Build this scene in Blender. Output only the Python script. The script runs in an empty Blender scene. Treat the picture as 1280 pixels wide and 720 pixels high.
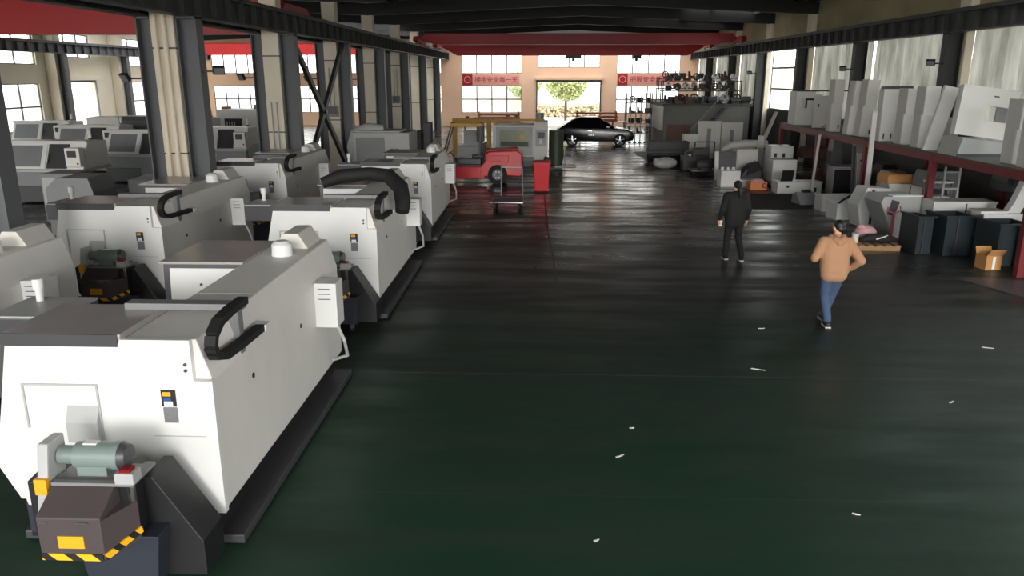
import bpy, bmesh, math, random
from mathutils import Vector, Matrix
random.seed(7)
R = math.radians
scn = bpy.context.scene
COL = scn.collection

# ------------------------------------------------------------------ materials
def lin(r, g, b):
    return tuple(((c/255/12.92) if c <= 10 else ((c/255+.055)/1.055)**2.4) for c in (r, g, b))

def mat(name, rgb, rough=.5, metal=0., var=.12, scale=3., bump=0., spec=.5, emit=None):
    m = bpy.data.materials.new(name); m.use_nodes = True
    nt = m.node_tree; b = nt.nodes['Principled BSDF']
    tc = nt.nodes.new('ShaderNodeTexCoord'); n = nt.nodes.new('ShaderNodeTexNoise')
    n.inputs['Scale'].default_value = scale; n.inputs['Detail'].default_value = 5
    nt.links.new(tc.outputs['Object'], n.inputs['Vector'])
    mx = nt.nodes.new('ShaderNodeMix'); mx.data_type = 'RGBA'
    mx.inputs[6].default_value = tuple(c*(1-var) for c in rgb)+(1,)
    mx.inputs[7].default_value = tuple(min(1, c*(1+var)) for c in rgb)+(1,)
    nt.links.new(n.outputs['Fac'], mx.inputs[0]); nt.links.new(mx.outputs[2], b.inputs['Base Color'])
    b.inputs['Roughness'].default_value = rough; b.inputs['Metallic'].default_value = metal
    b.inputs['Specular IOR Level'].default_value = spec
    if bump:
        bp = nt.nodes.new('ShaderNodeBump'); bp.inputs['Strength'].default_value = bump; bp.inputs['Distance'].default_value = .02
        nt.links.new(n.outputs['Fac'], bp.inputs['Height']); nt.links.new(bp.outputs['Normal'], b.inputs['Normal'])
    return m

M = dict(
    white=mat('machine_white', lin(214, 214, 211), .38, var=.03),
    offwhite=mat('sheet_offwhite', lin(215, 212, 206), .5, var=.07),
    ivory=mat('sheet_ivory', lin(200, 197, 190), .55, var=.10),
    slab=mat('slab_grey', lin(160, 154, 151), .22, var=.12),
    dgrey=mat('dark_grey_paint', lin(62, 62, 65), .4, var=.15),
    mgrey=mat('mid_grey_paint', lin(120, 121, 122), .45, var=.1),
    lgrey=mat('light_grey_paint', lin(165, 166, 164), .45, var=.08),
    black=mat('black_paint', lin(28, 28, 30), .45, var=.2),
    rubber=mat('black_rubber', lin(20, 20, 20), .75, var=.2),
    brown=mat('brown_grey_paint', lin(74, 66, 66), .4, var=.1),
    steelcol=mat('steel_column_grey', lin(86, 88, 90), .5, var=.12, scale=1.5),
    beam=mat('rail_beam_dark', lin(52, 53, 52), .55, var=.2),
    concrete=mat('column_cream', lin(228, 217, 196), .75, var=.12, scale=1.2, bump=.1),
    wall=mat('wall_cream', lin(240, 200, 166), .8, var=.08, scale=.6),
    wallside=mat('wall_cream_side', lin(232, 222, 198), .8, var=.1, scale=.6),
    upper=mat('upper_wall_stained', lin(164, 152, 118), .8, var=.35, scale=.7),
    roof=mat('roof_dark', lin(34, 34, 33), .6, var=.3, scale=1.5),
    rafter=mat('rafter_dark', lin(30, 30, 30), .6, var=.25),
    cranered=mat('crane_red', lin(190, 36, 38), .42, var=.08),
    cranedark=mat('crane_dark_red', lin(150, 28, 32), .45, var=.1),
    red=mat('forklift_red', lin(196, 22, 34), .28, var=.06),
    binred=mat('bin_red', lin(206, 24, 38), .42, var=.06),
    rackred=mat('rack_red', lin(112, 30, 36), .5, var=.2),
    rackboard=mat('rack_board', lin(78, 82, 70), .6, var=.2),
    yellow=mat('label_yellow', lin(226, 160, 24), .5, var=.05),
    yelbeam=mat('guard_yellow', lin(176, 134, 40), .5, var=.15),
    motor=mat('motor_green', lin(116, 130, 125), .4, var=.1),
    steel=mat('bare_steel', lin(150, 150, 150), .3, .9, var=.15),
    cast=mat('cast_iron', lin(70, 68, 66), .6, .2, var=.35, scale=6, bump=.3),
    rust=mat('rusty_iron', lin(96, 66, 52), .7, .1, var=.35, scale=8, bump=.3),
    teal=mat('dark_teal_paint', lin(36, 46, 50), .4, var=.15),
    card=mat('cardboard', lin(190, 138, 84), .85, var=.1),
    wood=mat('pallet_wood', lin(150, 116, 84), .8, var=.25, scale=9),
    tan=mat('tan_jacket', lin(168, 126, 94), .9, var=.08, scale=8, bump=.4),
    jean=mat('blue_jeans', lin(62, 78, 106), .9, var=.18, scale=10, bump=.3),
    blackcloth=mat('black_cloth', lin(15, 16, 16), .85, var=.2, scale=8, bump=.3),
    skin=mat('skin', lin(214, 160, 132), .55, var=.05),
    hair=mat('hair_black', lin(18, 16, 15), .5, var=.2, scale=20),
    shoe=mat('shoe_dark', lin(36, 40, 48), .6), shoewhite=mat('shoe_pale', lin(190, 188, 182), .6),
    carpaint=mat('car_black', lin(12, 11, 15), .22, var=.05, spec=.7),
    carglass=mat('car_glass', lin(16, 17, 18), .04, var=0, spec=.8),
    lamp_red=mat('tail_lamp', lin(120, 14, 18), .2), chrome=mat('chrome', lin(205, 205, 208), .12, 1., var=.02),
    alloy=mat('alloy', lin(170, 170, 172), .25, .9, var=.05),
    paper=mat('paper', lin(225, 225, 220), .8), plastic=mat('clear_wrap', lin(178, 178, 174), .3, var=.2, scale=9, bump=.6),
    pink=mat('pink_cloth', lin(190, 150, 150), .85, var=.15, scale=8, bump=.3),
    pinkpaint=mat('pink_paint', lin(150, 74, 84), .5), darkred=mat('banner_red', lin(160, 26, 34), .6),
    banner=mat('banner_pink', lin(236, 166, 152), .7, var=.05), orange=mat('orange_paint', lin(206, 120, 74), .6, var=.15),
    leaf=mat('leaf', lin(176, 192, 140), .7, var=.35, scale=2), hedge=mat('hedge_leaf', lin(214, 206, 176), .7, var=.3, scale=2),
    bark=mat('bark', lin(86, 70, 54), .9, var=.3, scale=9), outwall=mat('outer_wall', lin(225, 215, 208), .85, var=.1),
    asphalt=mat('yard_concrete', lin(205, 196, 190), .85, var=.1, scale=.5), green=mat('green_paint', lin(52, 66, 44), .5, var=.2),
    blue=mat('label_blue', lin(40, 74, 128), .5), labelgrey=mat('label_grey', lin(110, 112, 112), .5, var=.25, scale=40),
    navy=mat('navy_skirt', lin(40, 44, 54), .5), roomwall=mat('room_wall', lin(96, 95, 90), .7, var=.2), pane_green=mat('pane_green', lin(128, 132, 104), .3), frame=mat('window_frame', lin(96, 100, 100), .5), lampface=mat('flood_glass', lin(120, 124, 124), .2),
)

def glass_mat():
    m = bpy.data.materials.new('window_glass'); m.use_nodes = True; nt = m.node_tree; nt.nodes.clear()
    o = nt.nodes.new('ShaderNodeOutputMaterial'); t = nt.nodes.new('ShaderNodeBsdfTransparent'); g = nt.nodes.new('ShaderNodeBsdfGlossy')
    t.inputs[0].default_value = (.92, .95, .94, 1); g.inputs['Roughness'].default_value = .05
    x = nt.nodes.new('ShaderNodeMixShader'); x.inputs[0].default_value = .06
    nt.links.new(t.outputs[0], x.inputs[1]); nt.links.new(g.outputs[0], x.inputs[2]); nt.links.new(x.outputs[0], o.inputs[0]); return m
M['glass'] = glass_mat()

def sheet_mat():   # translucent corrugated plastic sheeting, grimy
    m = bpy.data.materials.new('translucent_sheet'); m.use_nodes = True; nt = m.node_tree; nt.nodes.clear(); N = nt.nodes.new; L = nt.links.new
    o = N('ShaderNodeOutputMaterial'); tc = N('ShaderNodeTexCoord'); mp = N('ShaderNodeMapping'); mp.inputs['Scale'].default_value = (1, 1.2, .35)
    n = N('ShaderNodeTexNoise'); n.inputs['Scale'].default_value = 1.3; n.inputs['Detail'].default_value = 6
    L(tc.outputs['Object'], mp.inputs[0]); L(mp.outputs[0], n.inputs['Vector'])
    r = N('ShaderNodeValToRGB'); r.color_ramp.elements[0].position = .3; r.color_ramp.elements[1].position = .72
    r.color_ramp.elements[0].color = (.11, .11, .09, 1); r.color_ramp.elements[1].color = (.34, .345, .31, 1)
    L(n.outputs['Fac'], r.inputs[0])
    t = N('ShaderNodeBsdfTranslucent'); d = N('ShaderNodeBsdfDiffuse'); L(r.outputs[0], t.inputs[0]); L(r.outputs[0], d.inputs[0])
    x = N('ShaderNodeMixShader'); x.inputs[0].default_value = .5; L(t.outputs[0], x.inputs[1]); L(d.outputs[0], x.inputs[2]); L(x.outputs[0], o.inputs[0]); return m
M['sheet'] = sheet_mat()

def hazard_mat():
    m = mat('hazard_stripes', (1, 1, 1), .5); nt = m.node_tree; b = nt.nodes['Principled BSDF']
    tc = nt.nodes.new('ShaderNodeTexCoord'); s = nt.nodes.new('ShaderNodeSeparateXYZ'); nt.links.new(tc.outputs['Object'], s.inputs[0])
    def mth(op, a, c):
        q = nt.nodes.new('ShaderNodeMath'); q.operation = op
        for i, v in enumerate((a, c)):
            if isinstance(v, (int, float)): q.inputs[i].default_value = v
            else: nt.links.new(v, q.inputs[i])
        return q.outputs[0]
    v = mth('ADD', mth('ADD', s.outputs[0], s.outputs[1]), mth('MULTIPLY', s.outputs[2], 1.2))
    f = mth('GREATER_THAN', mth('FRACT', mth('MULTIPLY', v, 5.), 0), .42)
    mx = nt.nodes.new('ShaderNodeMix'); mx.data_type = 'RGBA'; mx.inputs[6].default_value = (.012, .012, .012, 1); mx.inputs[7].default_value = lin(240, 176, 20)+(1,)
    nt.links.new(f, mx.inputs[0]); nt.links.new(mx.outputs[2], b.inputs['Base Color']); return m
M['hazard'] = hazard_mat()

def floor_mat():
    m = bpy.data.materials.new('floor_epoxy'); m.use_nodes = True; nt = m.node_tree; b = nt.nodes['Principled BSDF']; N = nt.nodes.new; L = nt.links.new
    tc = N('ShaderNodeTexCoord'); s = N('ShaderNodeSeparateXYZ'); L(tc.outputs['Object'], s.inputs[0])
    def noise(sc, sx, sy, det=6):
        mp = N('ShaderNodeMapping'); mp.inputs['Scale'].default_value = (sx, sy, 1); n = N('ShaderNodeTexNoise')
        n.inputs['Scale'].default_value = sc; n.inputs['Detail'].default_value = det; L(tc.outputs['Object'], mp.inputs[0]); L(mp.outputs[0], n.inputs['Vector']); return n.outputs['Fac']
    def mth(op, a, c):
        q = N('ShaderNodeMath'); q.operation = op; q.use_clamp = False
        for i, v in enumerate((a, c)):
            if isinstance(v, (int, float)): q.inputs[i].default_value = v
            else: L(v, q.inputs[i])
        return q.outputs[0]
    def ramp(v, p0, p1):
        r = N('ShaderNodeMapRange'); r.inputs[1].default_value = p0; r.inputs[2].default_value = p1; L(v, r.inputs[0]); return r.outputs[0]
    def mix(f, a, c):
        x = N('ShaderNodeMix'); x.data_type = 'RGBA'; L(f, x.inputs[0])
        for i, v in ((6, a), (7, c)):
            if isinstance(v, tuple): x.inputs[i].default_value = v+(1,)
            else: L(v, x.inputs[i])
        return x.outputs[2]
    big = noise(.25, 1, 1); streak = noise(1.0, .35, 1.6); fine = noise(9, 1, 1, 8)
    wear = ramp(mth('ADD', mth('MULTIPLY', big, 9.), s.outputs[1]), 11.5, 19.)
    c = mix(big, lin(30, 57, 44), lin(40, 66, 52)); c = mix(wear, c, lin(35, 34, 31))
    dirt = ramp(mth('ADD', mth('MULTIPLY', streak, .7), mth('MULTIPLY', fine, .3)), .45, .62)
    c = mix(mth('MULTIPLY', dirt, .35), c, lin(46, 44, 41))
    L(c, b.inputs['Base Color'])
    rg = mth('ADD', mth('MULTIPLY', ramp(streak, .40, .64), .26), .12); L(mth('ADD', mth('ADD', rg, mth('MULTIPLY', fine, .06)), mth('MULTIPLY', mth('SUBTRACT', 1., ramp(s.outputs[1], 10., 24.)), .22)), b.inputs['Roughness'])
    L(mth('ADD', .3, mth('MULTIPLY', ramp(s.outputs[1], 10., 24.), .45)), b.inputs['Specular IOR Level'])
    bp = N('ShaderNodeBump'); bp.inputs['Strength'].default_value = .10; bp.inputs['Distance'].default_value = .02
    L(mth('ADD', streak, mth('MULTIPLY', fine, .15)), bp.inputs['Height']); L(bp.outputs[0], b.inputs['Normal']); return m
M['floor'] = floor_mat()

# ------------------------------------------------------------------ mesh helpers
class MB:
    def __init__(s): s.bm = bmesh.new(); s.x = Matrix.Identity(4)
    def _v(s, vs): return [s.bm.verts.new(s.x @ Vector(v)) for v in vs]
    def at(s, loc=(0, 0, 0), rx=0, ry=0, rz=0):
        s.x = Matrix.Translation(loc) @ Matrix.Rotation(rz, 4, 'Z') @ Matrix.Rotation(ry, 4, 'Y') @ Matrix.Rotation(rx, 4, 'X'); return s
    def box(s, x0, x1, y0, y1, z0, z1, bev=0.):
        return s.prism('Z', [(x0, y0), (x1, y0), (x1, y1), (x0, y1)], z0, z1, bev)
    def prism(s, ax, pts, a, b, bev=0., top=None):
        f = {'X': lambda p, t: (t, p[0], p[1]), 'Y': lambda p, t: (p[0], t, p[1]), 'Z': lambda p, t: (p[0], p[1], t)}[ax]
        A = s._v([f(p, a) for p in pts]); B = s._v([f(p, b) for p in (top or pts)]); n = len(pts)
        fs = [s.bm.faces.new(A), s.bm.faces.new(B[::-1])]
        for i in range(n): fs.append(s.bm.faces.new((A[i], B[i], B[(i+1) % n], A[(i+1) % n])))
        bmesh.ops.recalc_face_normals(s.bm, faces=fs)
        if bev:
            es = {e for q in fs for e in q.edges}
            bmesh.ops.bevel(s.bm, geom=list(es), offset=bev, segments=2, affect='EDGES', profile=.6, clamp_overlap=True)
        return s
    def cyl(s, p0, p1, r0, r1=None, n=14, cap=True):
        r1 = r0 if r1 is None else r1; p0, p1 = Vector(p0), Vector(p1); d = (p1-p0).normalized()
        u = d.orthogonal().normalized(); w = d.cross(u)
        ring = lambda p, r: s._v([p+(u*math.cos(2*math.pi*i/n)+w*math.sin(2*math.pi*i/n))*r for i in range(n)])
        A, B = ring(p0, r0), ring(p1, r1)
        fs = [s.bm.faces.new((A[i], A[(i+1) % n], B[(i+1) % n], B[i])) for i in range(n)]
        if cap: fs += [s.bm.faces.new(A[::-1]), s.bm.faces.new(B)]
        return s
    def ring(s, c, ax, ro, ri, w, n=22):   # a washer / tyre along axis ax
        c = Vector(c); d = Vector(ax).normalized(); u = d.orthogonal().normalized(); q = d.cross(u); L = []
        for rr, t in ((ro, -w/2), (ro, w/2), (ri, w/2), (ri, -w/2)):
            L.append(s._v([c+d*t+(u*math.cos(2*math.pi*i/n)+q*math.sin(2*math.pi*i/n))*rr for i in range(n)]))
        for k in range(4):
            A, B = L[k], L[(k+1) % 4]
            for i in range(n): s.bm.faces.new((A[i], A[(i+1) % n], B[(i+1) % n], B[i]))
        return s
    def tube(s, pts, r, n=10):
        P = [Vector(p) for p in pts]; prev = None; u = None
        for i, p in enumerate(P):
            d = ((P[min(i+1, len(P)-1)]-P[max(i-1, 0)])).normalized()
            u = d.orthogonal().normalized() if u is None else (u-d*u.dot(d)).normalized(); w = d.cross(u)
            rr = r[i] if isinstance(r, (list, tuple)) else r
            cur = s._v([p+(u*math.cos(2*math.pi*k/n)+w*math.sin(2*math.pi*k/n))*rr for k in range(n)])
            if prev:
                for k in range(n): s.bm.faces.new((prev[k], prev[(k+1) % n], cur[(k+1) % n], cur[k]))
            else: s.bm.faces.new(cur[::-1])
            prev = cur
        s.bm.faces.new(prev); return s
    def bar(s, p0, p1, w, h):      # rectangular bar
        p0, p1 = Vector(p0), Vector(p1); d = (p1-p0).normalized(); a = Vector((0, 0, 1)) if abs(d.z) < .95 else Vector((0, 1, 0))
        u = d.cross(a).normalized()*w/2; v = u.cross(d).normalized()*h/2
        A = s._v([p0+u+v, p0-u+v, p0-u-v, p0+u-v]); B = s._v([p1+u+v, p1-u+v, p1-u-v, p1+u-v])
        s.bm.faces.new(A); s.bm.faces.new(B[::-1])
        for i in range(4): s.bm.faces.new((A[i], B[i], B[(i+1) % 4], A[(i+1) % 4]))
        return s
    def ell(s, c, r, rz=0, rx=0, n=14):
        m = s.x @ Matrix.Translation(c) @ Matrix.Rotation(rz, 4, 'Z') @ Matrix.Rotation(rx, 4, 'X') @ Matrix.Diagonal((*r, 1))
        bmesh.ops.create_uvsphere(s.bm, u_segments=n, v_segments=max(6, n*2//3), radius=1, matrix=m); return s
    def quad(s, vs): s.bm.faces.new(s._v(vs)); return s
    def build(s, name, m, parent=None, smooth=False, bev=0.):
        if bev: bmesh.ops.bevel(s.bm, geom=[e for e in s.bm.edges], offset=bev, segments=2, affect='EDGES', clamp_overlap=True)
        bmesh.ops.recalc_face_normals(s.bm, faces=s.bm.faces[:])
        me = bpy.data.meshes.new(name); s.bm.to_mesh(me); s.bm.free()
        me.materials.append(M[m] if isinstance(m, str) else m)
        if smooth:
            for p in me.polygons: p.use_smooth = True
            try: me.set_sharp_from_angle(angle=R(40))
            except Exception: pass
        o = bpy.data.objects.new(name, me); COL.objects.link(o)
        if parent: o.parent = parent
        return o

def tag(o, label, cat, group=None, kind=None):
    o['label'] = label; o['category'] = cat
    if group: o['group'] = group
    if kind: o['kind'] = kind
    return o
def T(name, label, cat, loc=(0, 0, 0), rz=0, group=None):
    o = bpy.data.objects.new(name, None); o.empty_display_size = .2; COL.objects.link(o); o.location = loc; o.rotation_euler.z = rz
    return tag(o, label, cat, group)
def struct(o): o['kind'] = 'structure'; return o
def part(name, m, parent, fn, smooth=False):
    b = MB(); fn(b); return b.build(name, m, parent, smooth)
def copy_tree(o, parent=None):
    c = o.copy(); COL.objects.link(c)
    if parent: c.parent = parent
    for ch in list(o.children): copy_tree(ch, c)
    return c
def bx(m, name, parent, *a, bev=0.): return MB().box(*a, bev=bev).build(name, m, parent)

# ------------------------------------------------------------------ camera
F, HC = 970., 3.85
pitch = math.atan(265/F); yaw = math.atan(37*math.cos(pitch)/F)
cam = bpy.data.cameras.new('camera'); cam.sensor_width = 36; cam.lens = F/1280*36; cam.clip_end = 400
co = bpy.data.objects.new('camera', cam); COL.objects.link(co); co.location = (0, 0, HC)
co.rotation_euler = (R(90)-pitch, 0, yaw); scn.camera = co

# ------------------------------------------------------------------ building shell
XL, XM, XR = -27.4, -7.9, 12.0
YF = 63.6                      # inner face of the far wall
YB = -7.0                       # the roof starts here; the hall is open behind the camera
COLS = [10.2+6.7*i for i in range(8)]    # column lines
struct(MB().box(XL-.3, XR+.5, -20, YF+.3, -.3, 0).build('floor', 'floor'))
g = MB()
g.box(-120, 120, YF+.3, 190, -.35, -.06); g.box(-120, XL-.3, -60, YF+.3, -.35, -.06); g.box(XR+.5, 120, -60, YF+.3, -.35, -.06); g.box(XL-.3, XR+.5, -60, -20, -.35, -.06)
struct(g.build('yard_ground', 'asphalt'))

# far wall (Y = YF) with openings, cut as rectangles
def wall_rects(axis, plane, t, u0, u1, z0, z1, holes):
    b = MB(); us = sorted({u0, u1, *[h[0] for h in holes], *[h[1] for h in holes]}); zs = sorted({z0, z1, *[h[2] for h in holes], *[h[3] for h in holes]})
    for i in range(len(us)-1):
        k = 0
        while k < len(zs)-1:
            cu = (us[i]+us[i+1])/2
            solid = lambda kk: not any(h[0] < cu < h[1] and h[2] < (zs[kk]+zs[kk+1])/2 < h[3] for h in holes)
            if not solid(k): k += 1; continue
            e = k
            while e+1 < len(zs)-1 and solid(e+1): e += 1
            if axis == 'Y': b.box(us[i], us[i+1], plane, plane+t, zs[k], zs[e+1])
            else: b.box(plane, plane+t, us[i], us[i+1], zs[k], zs[e+1])
            k = e+1
    return b
far_low, far_up = [], []
doorX = (-.32, 4.62)
for (a, b_) in ((-6.35, -1.55), (5.9, 10.85)): far_low.append((a, b_, 1.0, 3.12)); far_up.append((a, b_, 4.05, 5.75))
far_up.append((doorX[0]+.05, doorX[1]-.05, 4.5, 5.75))
for i in range(4):
    a = -26.4+4.85*i; far_up.append((a, a+3.9, 4.05, 5.75)); far_low.append((a, a+3.9, 1.0, 3.12))
wf = wall_rects('Y', YF, .3, XL, XR+.3, 0, 8.4, far_low+far_up+[(*doorX, 0, 3.55)]); struct(wf.build('wall_far', 'wall'))
sideholes, sidewin = [], []
for i in range(-1, 8):
    y0 = 10.2+6.7*i
    a, b_ = y0+.85, y0+5.85
    if b_ > YF-.3: b_ = YF-.5
    lowz = (1.0, 3.45)
    if abs(y0-43.7) < .1: lowz = (0., 3.6); b_ = a+3.7   # the bay with the roller door
    sideholes += [(a, b_, *lowz), (a, b_, 4.45 if lowz[0] else 4.9, 6.2)]
wl = wall_rects('X', XL-.3, .3, 2.5, YF, 0, 8.0, sideholes); struct(wl.build('wall_left', 'wallside'))
WN = [0]
def window(axis, plane, u0, u1, z0, z1, nu, nz):   # frame with mullions, one glass child
    WN[0] += 1; b = MB(); w = .05
    def bb(ua, ub, za, zb):
        if axis == 'Y': b.box(ua, ub, plane+.08, plane+.14, za, zb)
        else: b.box(plane-.14, plane-.08, ua, ub, za, zb)
    bb(u0, u0+w, z0, z1); bb(u1-w, u1, z0, z1); bb(u0+w, u1-w, z0, z0+w); bb(u0+w, u1-w, z1-w, z1)
    for i in range(1, nu): u = u0+(u1-u0)*i/nu; bb(u-.045, u+.045, z0+w, z1-w)
    for k in range(1, nz): z = z0+(z1-z0)*k/nz; bb(u0+w, u1-w, z-.045, z+.045)
    o = struct(b.build('window_%d' % WN[0], 'frame'))
    q = MB()
    if axis == 'Y': q.box(u0+.02, u1-.02, plane+.105, plane+.115, z0+.02, z1-.02)
    else: q.box(plane-.115, plane-.105, u0+.02, u1-.02, z0+.02, z1-.02)
    q.build('glass', 'glass', o); return o
for h in far_low: window('Y', YF, *h, 4, 2)
for h in far_up: window('Y', YF, *h, 4, 1)
for h in sideholes:
    if h[2] > 0: window('X', XL, *h, 3, 2 if h[2] < 2 else 1)
# far roller door and side roller door: box, guide rails
def roller(name, axis, plane, u0, u1, z):
    b = MB()
    if axis == 'Y':
        b.box(u0-.2, u1+.25, plane-.28, plane, z, z+.22, .02)
        o = struct(b.build(name, 'wall')); bx('dgrey', 'shutter_curtain', o, u0, u1, plane-.02, plane+.1, z-.16, z)
        for u in (u0-.1, u1): bx('dgrey', 'guide_rail', o, u, u+.1, plane-.08, plane-.01, 0, z)
    else:
        b.box(plane, plane+.3, u0-.2, u1+.25, z, z+.22, .02)
        o = struct(b.build(name, 'wallside')); bx('dgrey', 'shutter_curtain', o, plane-.1, plane+.03, u0, u1, z-.14, z)
        for u in (u0-.1, u1): bx('mgrey', 'guide_rail', o, plane+.01, plane+.08, u, u+.1, 0, z)
roller('door_1', 'Y', YF, *doorX, 3.55); roller('door_2', 'X', XL, 44.55, 48.25, 3.6)

# right side: translucent sheets between the columns, stained upper wall, low wall
struct(MB().box(XR+.25, XR+.5, 2.5, YF, 5.35, 8.0).build('wall_right', 'upper'))
struct(MB().box(XR+.25, XR+.5, 2.5, YF, 0, 2.15).build('baseboard_right', 'cast'))  # raised and coloured dark to stand for the shade under the rack
def corrugated(y0, y1, z0, z1, x):
    b = MB(); n = int((y1-y0)/.11); prof = []
    for i in range(n+1):
        y = y0+(y1-y0)*i/n; k = i % 6; prof.append((x+(.07 if k in (2, 3) else 0), y))
    lo = [b.bm.verts.new((p[0], p[1], z0)) for p in prof]; hi = [b.bm.verts.new((p[0], p[1], z1)) for p in prof]
    for i in range(n): b.bm.faces.new((lo[i], lo[i+1], hi[i+1], hi[i]))
    return b
for i in range(-1, 8):
    y0 = 10.2+6.7*i; y1 = min(y0+6.7, YF)
    if i == 4: continue      # an open bay
    if i == 0:  # unseen clear bay added to brighten machine sides and rack covers
        WN[0] += 1; window('X', XR+.45, y0+.2, y1-.02, 2.15, 5.3, 4, 2); continue
    WN[0] += 1; struct(corrugated(y0+.2, y1-.02, 2.15, 5.35, XR+.28).build('window_%d' % WN[0], 'sheet'))
WN[0] += 1
window('X', XR+.45, COLS[4]+.3, COLS[5]-.05, 2.15, 5.3, 1, 3)
struct(MB().box(20, 20.3, 24, 80, 0, 4.6).build('outer_wall', 'wallside'))

# roof: two gables with slits of skylight and openings added for light
def roof(name, xa, xb, slits):
    xm = (xa+xb)/2; b = MB(); z = lambda x: 7.05+.75*(1-abs(x-xm)/((xb-xa)/2))
    xs = sorted({xa, xm, xb, *[q for s_ in slits for q in s_[:2]]}); ys = sorted({YB, YF+.3, *[q for s_ in slits for q in s_[2:]]})
    for i in range(len(xs)-1):
        for k in range(len(ys)-1):
            cx, cy = (xs[i]+xs[i+1])/2, (ys[k]+ys[k+1])/2
            if any(s_[0] < cx < s_[1] and s_[2] < cy < s_[3] for s_ in slits): continue
            b.prism('Y', [(xs[i], z(xs[i])), (xs[i+1], z(xs[i+1])), (xs[i+1], z(xs[i+1])+.1), (xs[i], z(xs[i])+.1)], ys[k], ys[k+1])
    return struct(b.build(name, 'roof'))
SL = [(-6.4, -3.0, 45.4, 46.3), (-6.9, -4.6, 53.2, 53.9), (5.6, 8.4, 48.6, 49.2), (8.9, 11.2, 48.6, 49.2), (7.6, 11.2, 43.2, 44.0)]
SLL = [(XL+1, XM-1, 46, 49.5), (XL+1, XM-1, 52.5, 56)]; SL += [(XM+1.5, XR-1, 58.3, 62.2), (8.8, 11.3, 17.2, 20.0)]  # hidden roof openings added to brighten the far end, left bay and rack
roof('ceiling', XM, XR+.4, SL); roof('ceiling_left_bay', XL-.3, XM, SLL+[(-20, -16, 50, 50.8)])
for (xa, xb) in ((XM, XR+.3), (XL, XM)):
    xm = (xa+xb)/2
    for y in COLS+[62.9]:
        struct(MB().prism('Y', [(xa, 6.5), (xm, 6.93), (xb, 6.5), (xb, 7.0), (xm, 7.75), (xa, 7.0)], y-.12, y+.12).build('ceiling_beam', 'rafter'))
    for k in range(9):
        x = xa+(xb-xa)*(k+.5)/9; zz = 7.03+.75*(1-abs(x-xm)/((xb-xa)/2)); struct(MB().box(x-.05, x+.05, YB, YF, zz-.14, zz).build('ceiling_purlin', 'rafter'))

# columns: concrete post with a steel crane post on either side
def steel_post(name, x0, x1, y, h, m='steelcol'):
    d = .34; b = MB(); t = .03
    b.box(x0, x0+t, y, y+d, 0, h); b.box(x1-t, x1, y, y+d, 0, h); b.box(x0+t, x1-t, y+d/2-.015, y+d/2+.015, 0, h)
    b.box(x0-.06, x1+.06, y-.06, y+d+.06, 0, .03); b.box(x0, x1, y, y+d, h-.04, h)
    return struct(b.build(name, m))
for i, y in enumerate(COLS):
    h = 6.62
    c = MB(); c.box(-8.22, -7.72, y-.05, y+.45, 0, h, .02)
    c = struct(c.build('column_concrete', 'concrete'))
    if i == 1:
        for xx in (-8.1, -7.9):
            bx('concrete', 'pipe', c, xx-.045, xx+.045, y-.15, y-.05, 0, 6.5, bev=.03)
    for zz in (2.2, 4.4):
        bx('dgrey', 'strap', c, -8.235, -7.705, y-.065, y+.465, zz, zz+.035)
    steel_post('column_steel', -7.70, -7.26, y, 5.05); steel_post('column_steel', -8.56, -8.24, y, 5.05)
    steel_post('column_steel', 11.55, 11.98, y, 5.05, 'beam')
    if i != 3: struct(MB().box(12.0, 12.24, y-.1, y+.5, 0, 7, .02).build('column_concrete', 'concrete'))
    # left-hand row of the left bay
    struct(MB().box(XL+.02, XL+.6, y-.1, y+.6, 0, 6.62, .02).build('column_concrete', 'concrete'))
    steel_post('column_steel', XL+.62, XL+1.0, y+.1, 5.05)
def rail_beam(name, x, m='beam'):
    b = MB(); b.box(x-.16, x+.16, YB, YF, 5.05, 5.09); b.box(x-.18, x+.18, YB, YF, 5.56, 5.6); b.box(x-.015, x+.015, YB, YF, 5.09, 5.56)
    y = YB
    while y < YF:
        b.box(x-.15, x+.15, y, y+.02, 5.09, 5.56); y += .84
    b.box(x-.035, x+.035, YB, YF, 5.6, 5.7)
    return struct(b.build(name, m))
rail_beam('beam_rail', -7.46); rail_beam('beam_rail', -8.4); rail_beam('beam_rail', 11.75); rail_beam('beam_rail', XL+.82, 'steelcol')
# braces between two posts
for p0, p1 in (((-7.48, 24.0, 5.0), (-7.48, 30.2, .3)), ((-7.48, 24.0, .3), (-7.48, 30.2, 5.0))):
    struct(MB().bar(p0, p1, .12, .2).build('beam_brace', 'beam'))

# cranes
def crane(label, y, xa, xb, zb, zt, m, hoists=(), grp=None):
    t = T('overhead_crane', label, 'crane', ((xa+xb)/2, y, 5.7)); L = (xb-xa)/2
    part('girder', m, t, lambda b: b.prism('Y', [(-L+.35, .12), (-L+1.4, zb-5.7), (L-1.4, zb-5.7), (L-.35, .12), (L-.1, .3), (L-.4, zt-5.7), (-L+.4, zt-5.7), (-L+.1, .3)], -.25, .25))
    part('girder_flange', 'cranedark', t, lambda b: b.box(-L+.4, L-.4, -.32, .32, zt-5.7, zt-5.66))
    for sx in (-1, 1):
        e = part('end_carriage', 'cranedark', t, lambda b: b.prism('X', [(-1.3, .1), (1.3, .1), (1.5, .2), (1.2, .42), (-1.2, .42), (-1.5, .2)], sx*L-.14, sx*L+.14))
        for yy in (-1, 1): part('wheel', 'steel', e, lambda b: b.cyl((sx*L-.06, yy, .12), (sx*L+.06, yy, .12), .12))
    for hx, w in hoists:
        h = part('hoist', 'dgrey', t, lambda b: b.box(hx-w, hx+w, -.5, .5, zb-5.7-.22, zb-5.7, .02))
        part('hook_block', 'black', h, lambda b: b.cyl((hx, -.1, zb-5.7-.3), (hx, .1, zb-5.7-.3), .1))
    return t
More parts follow.
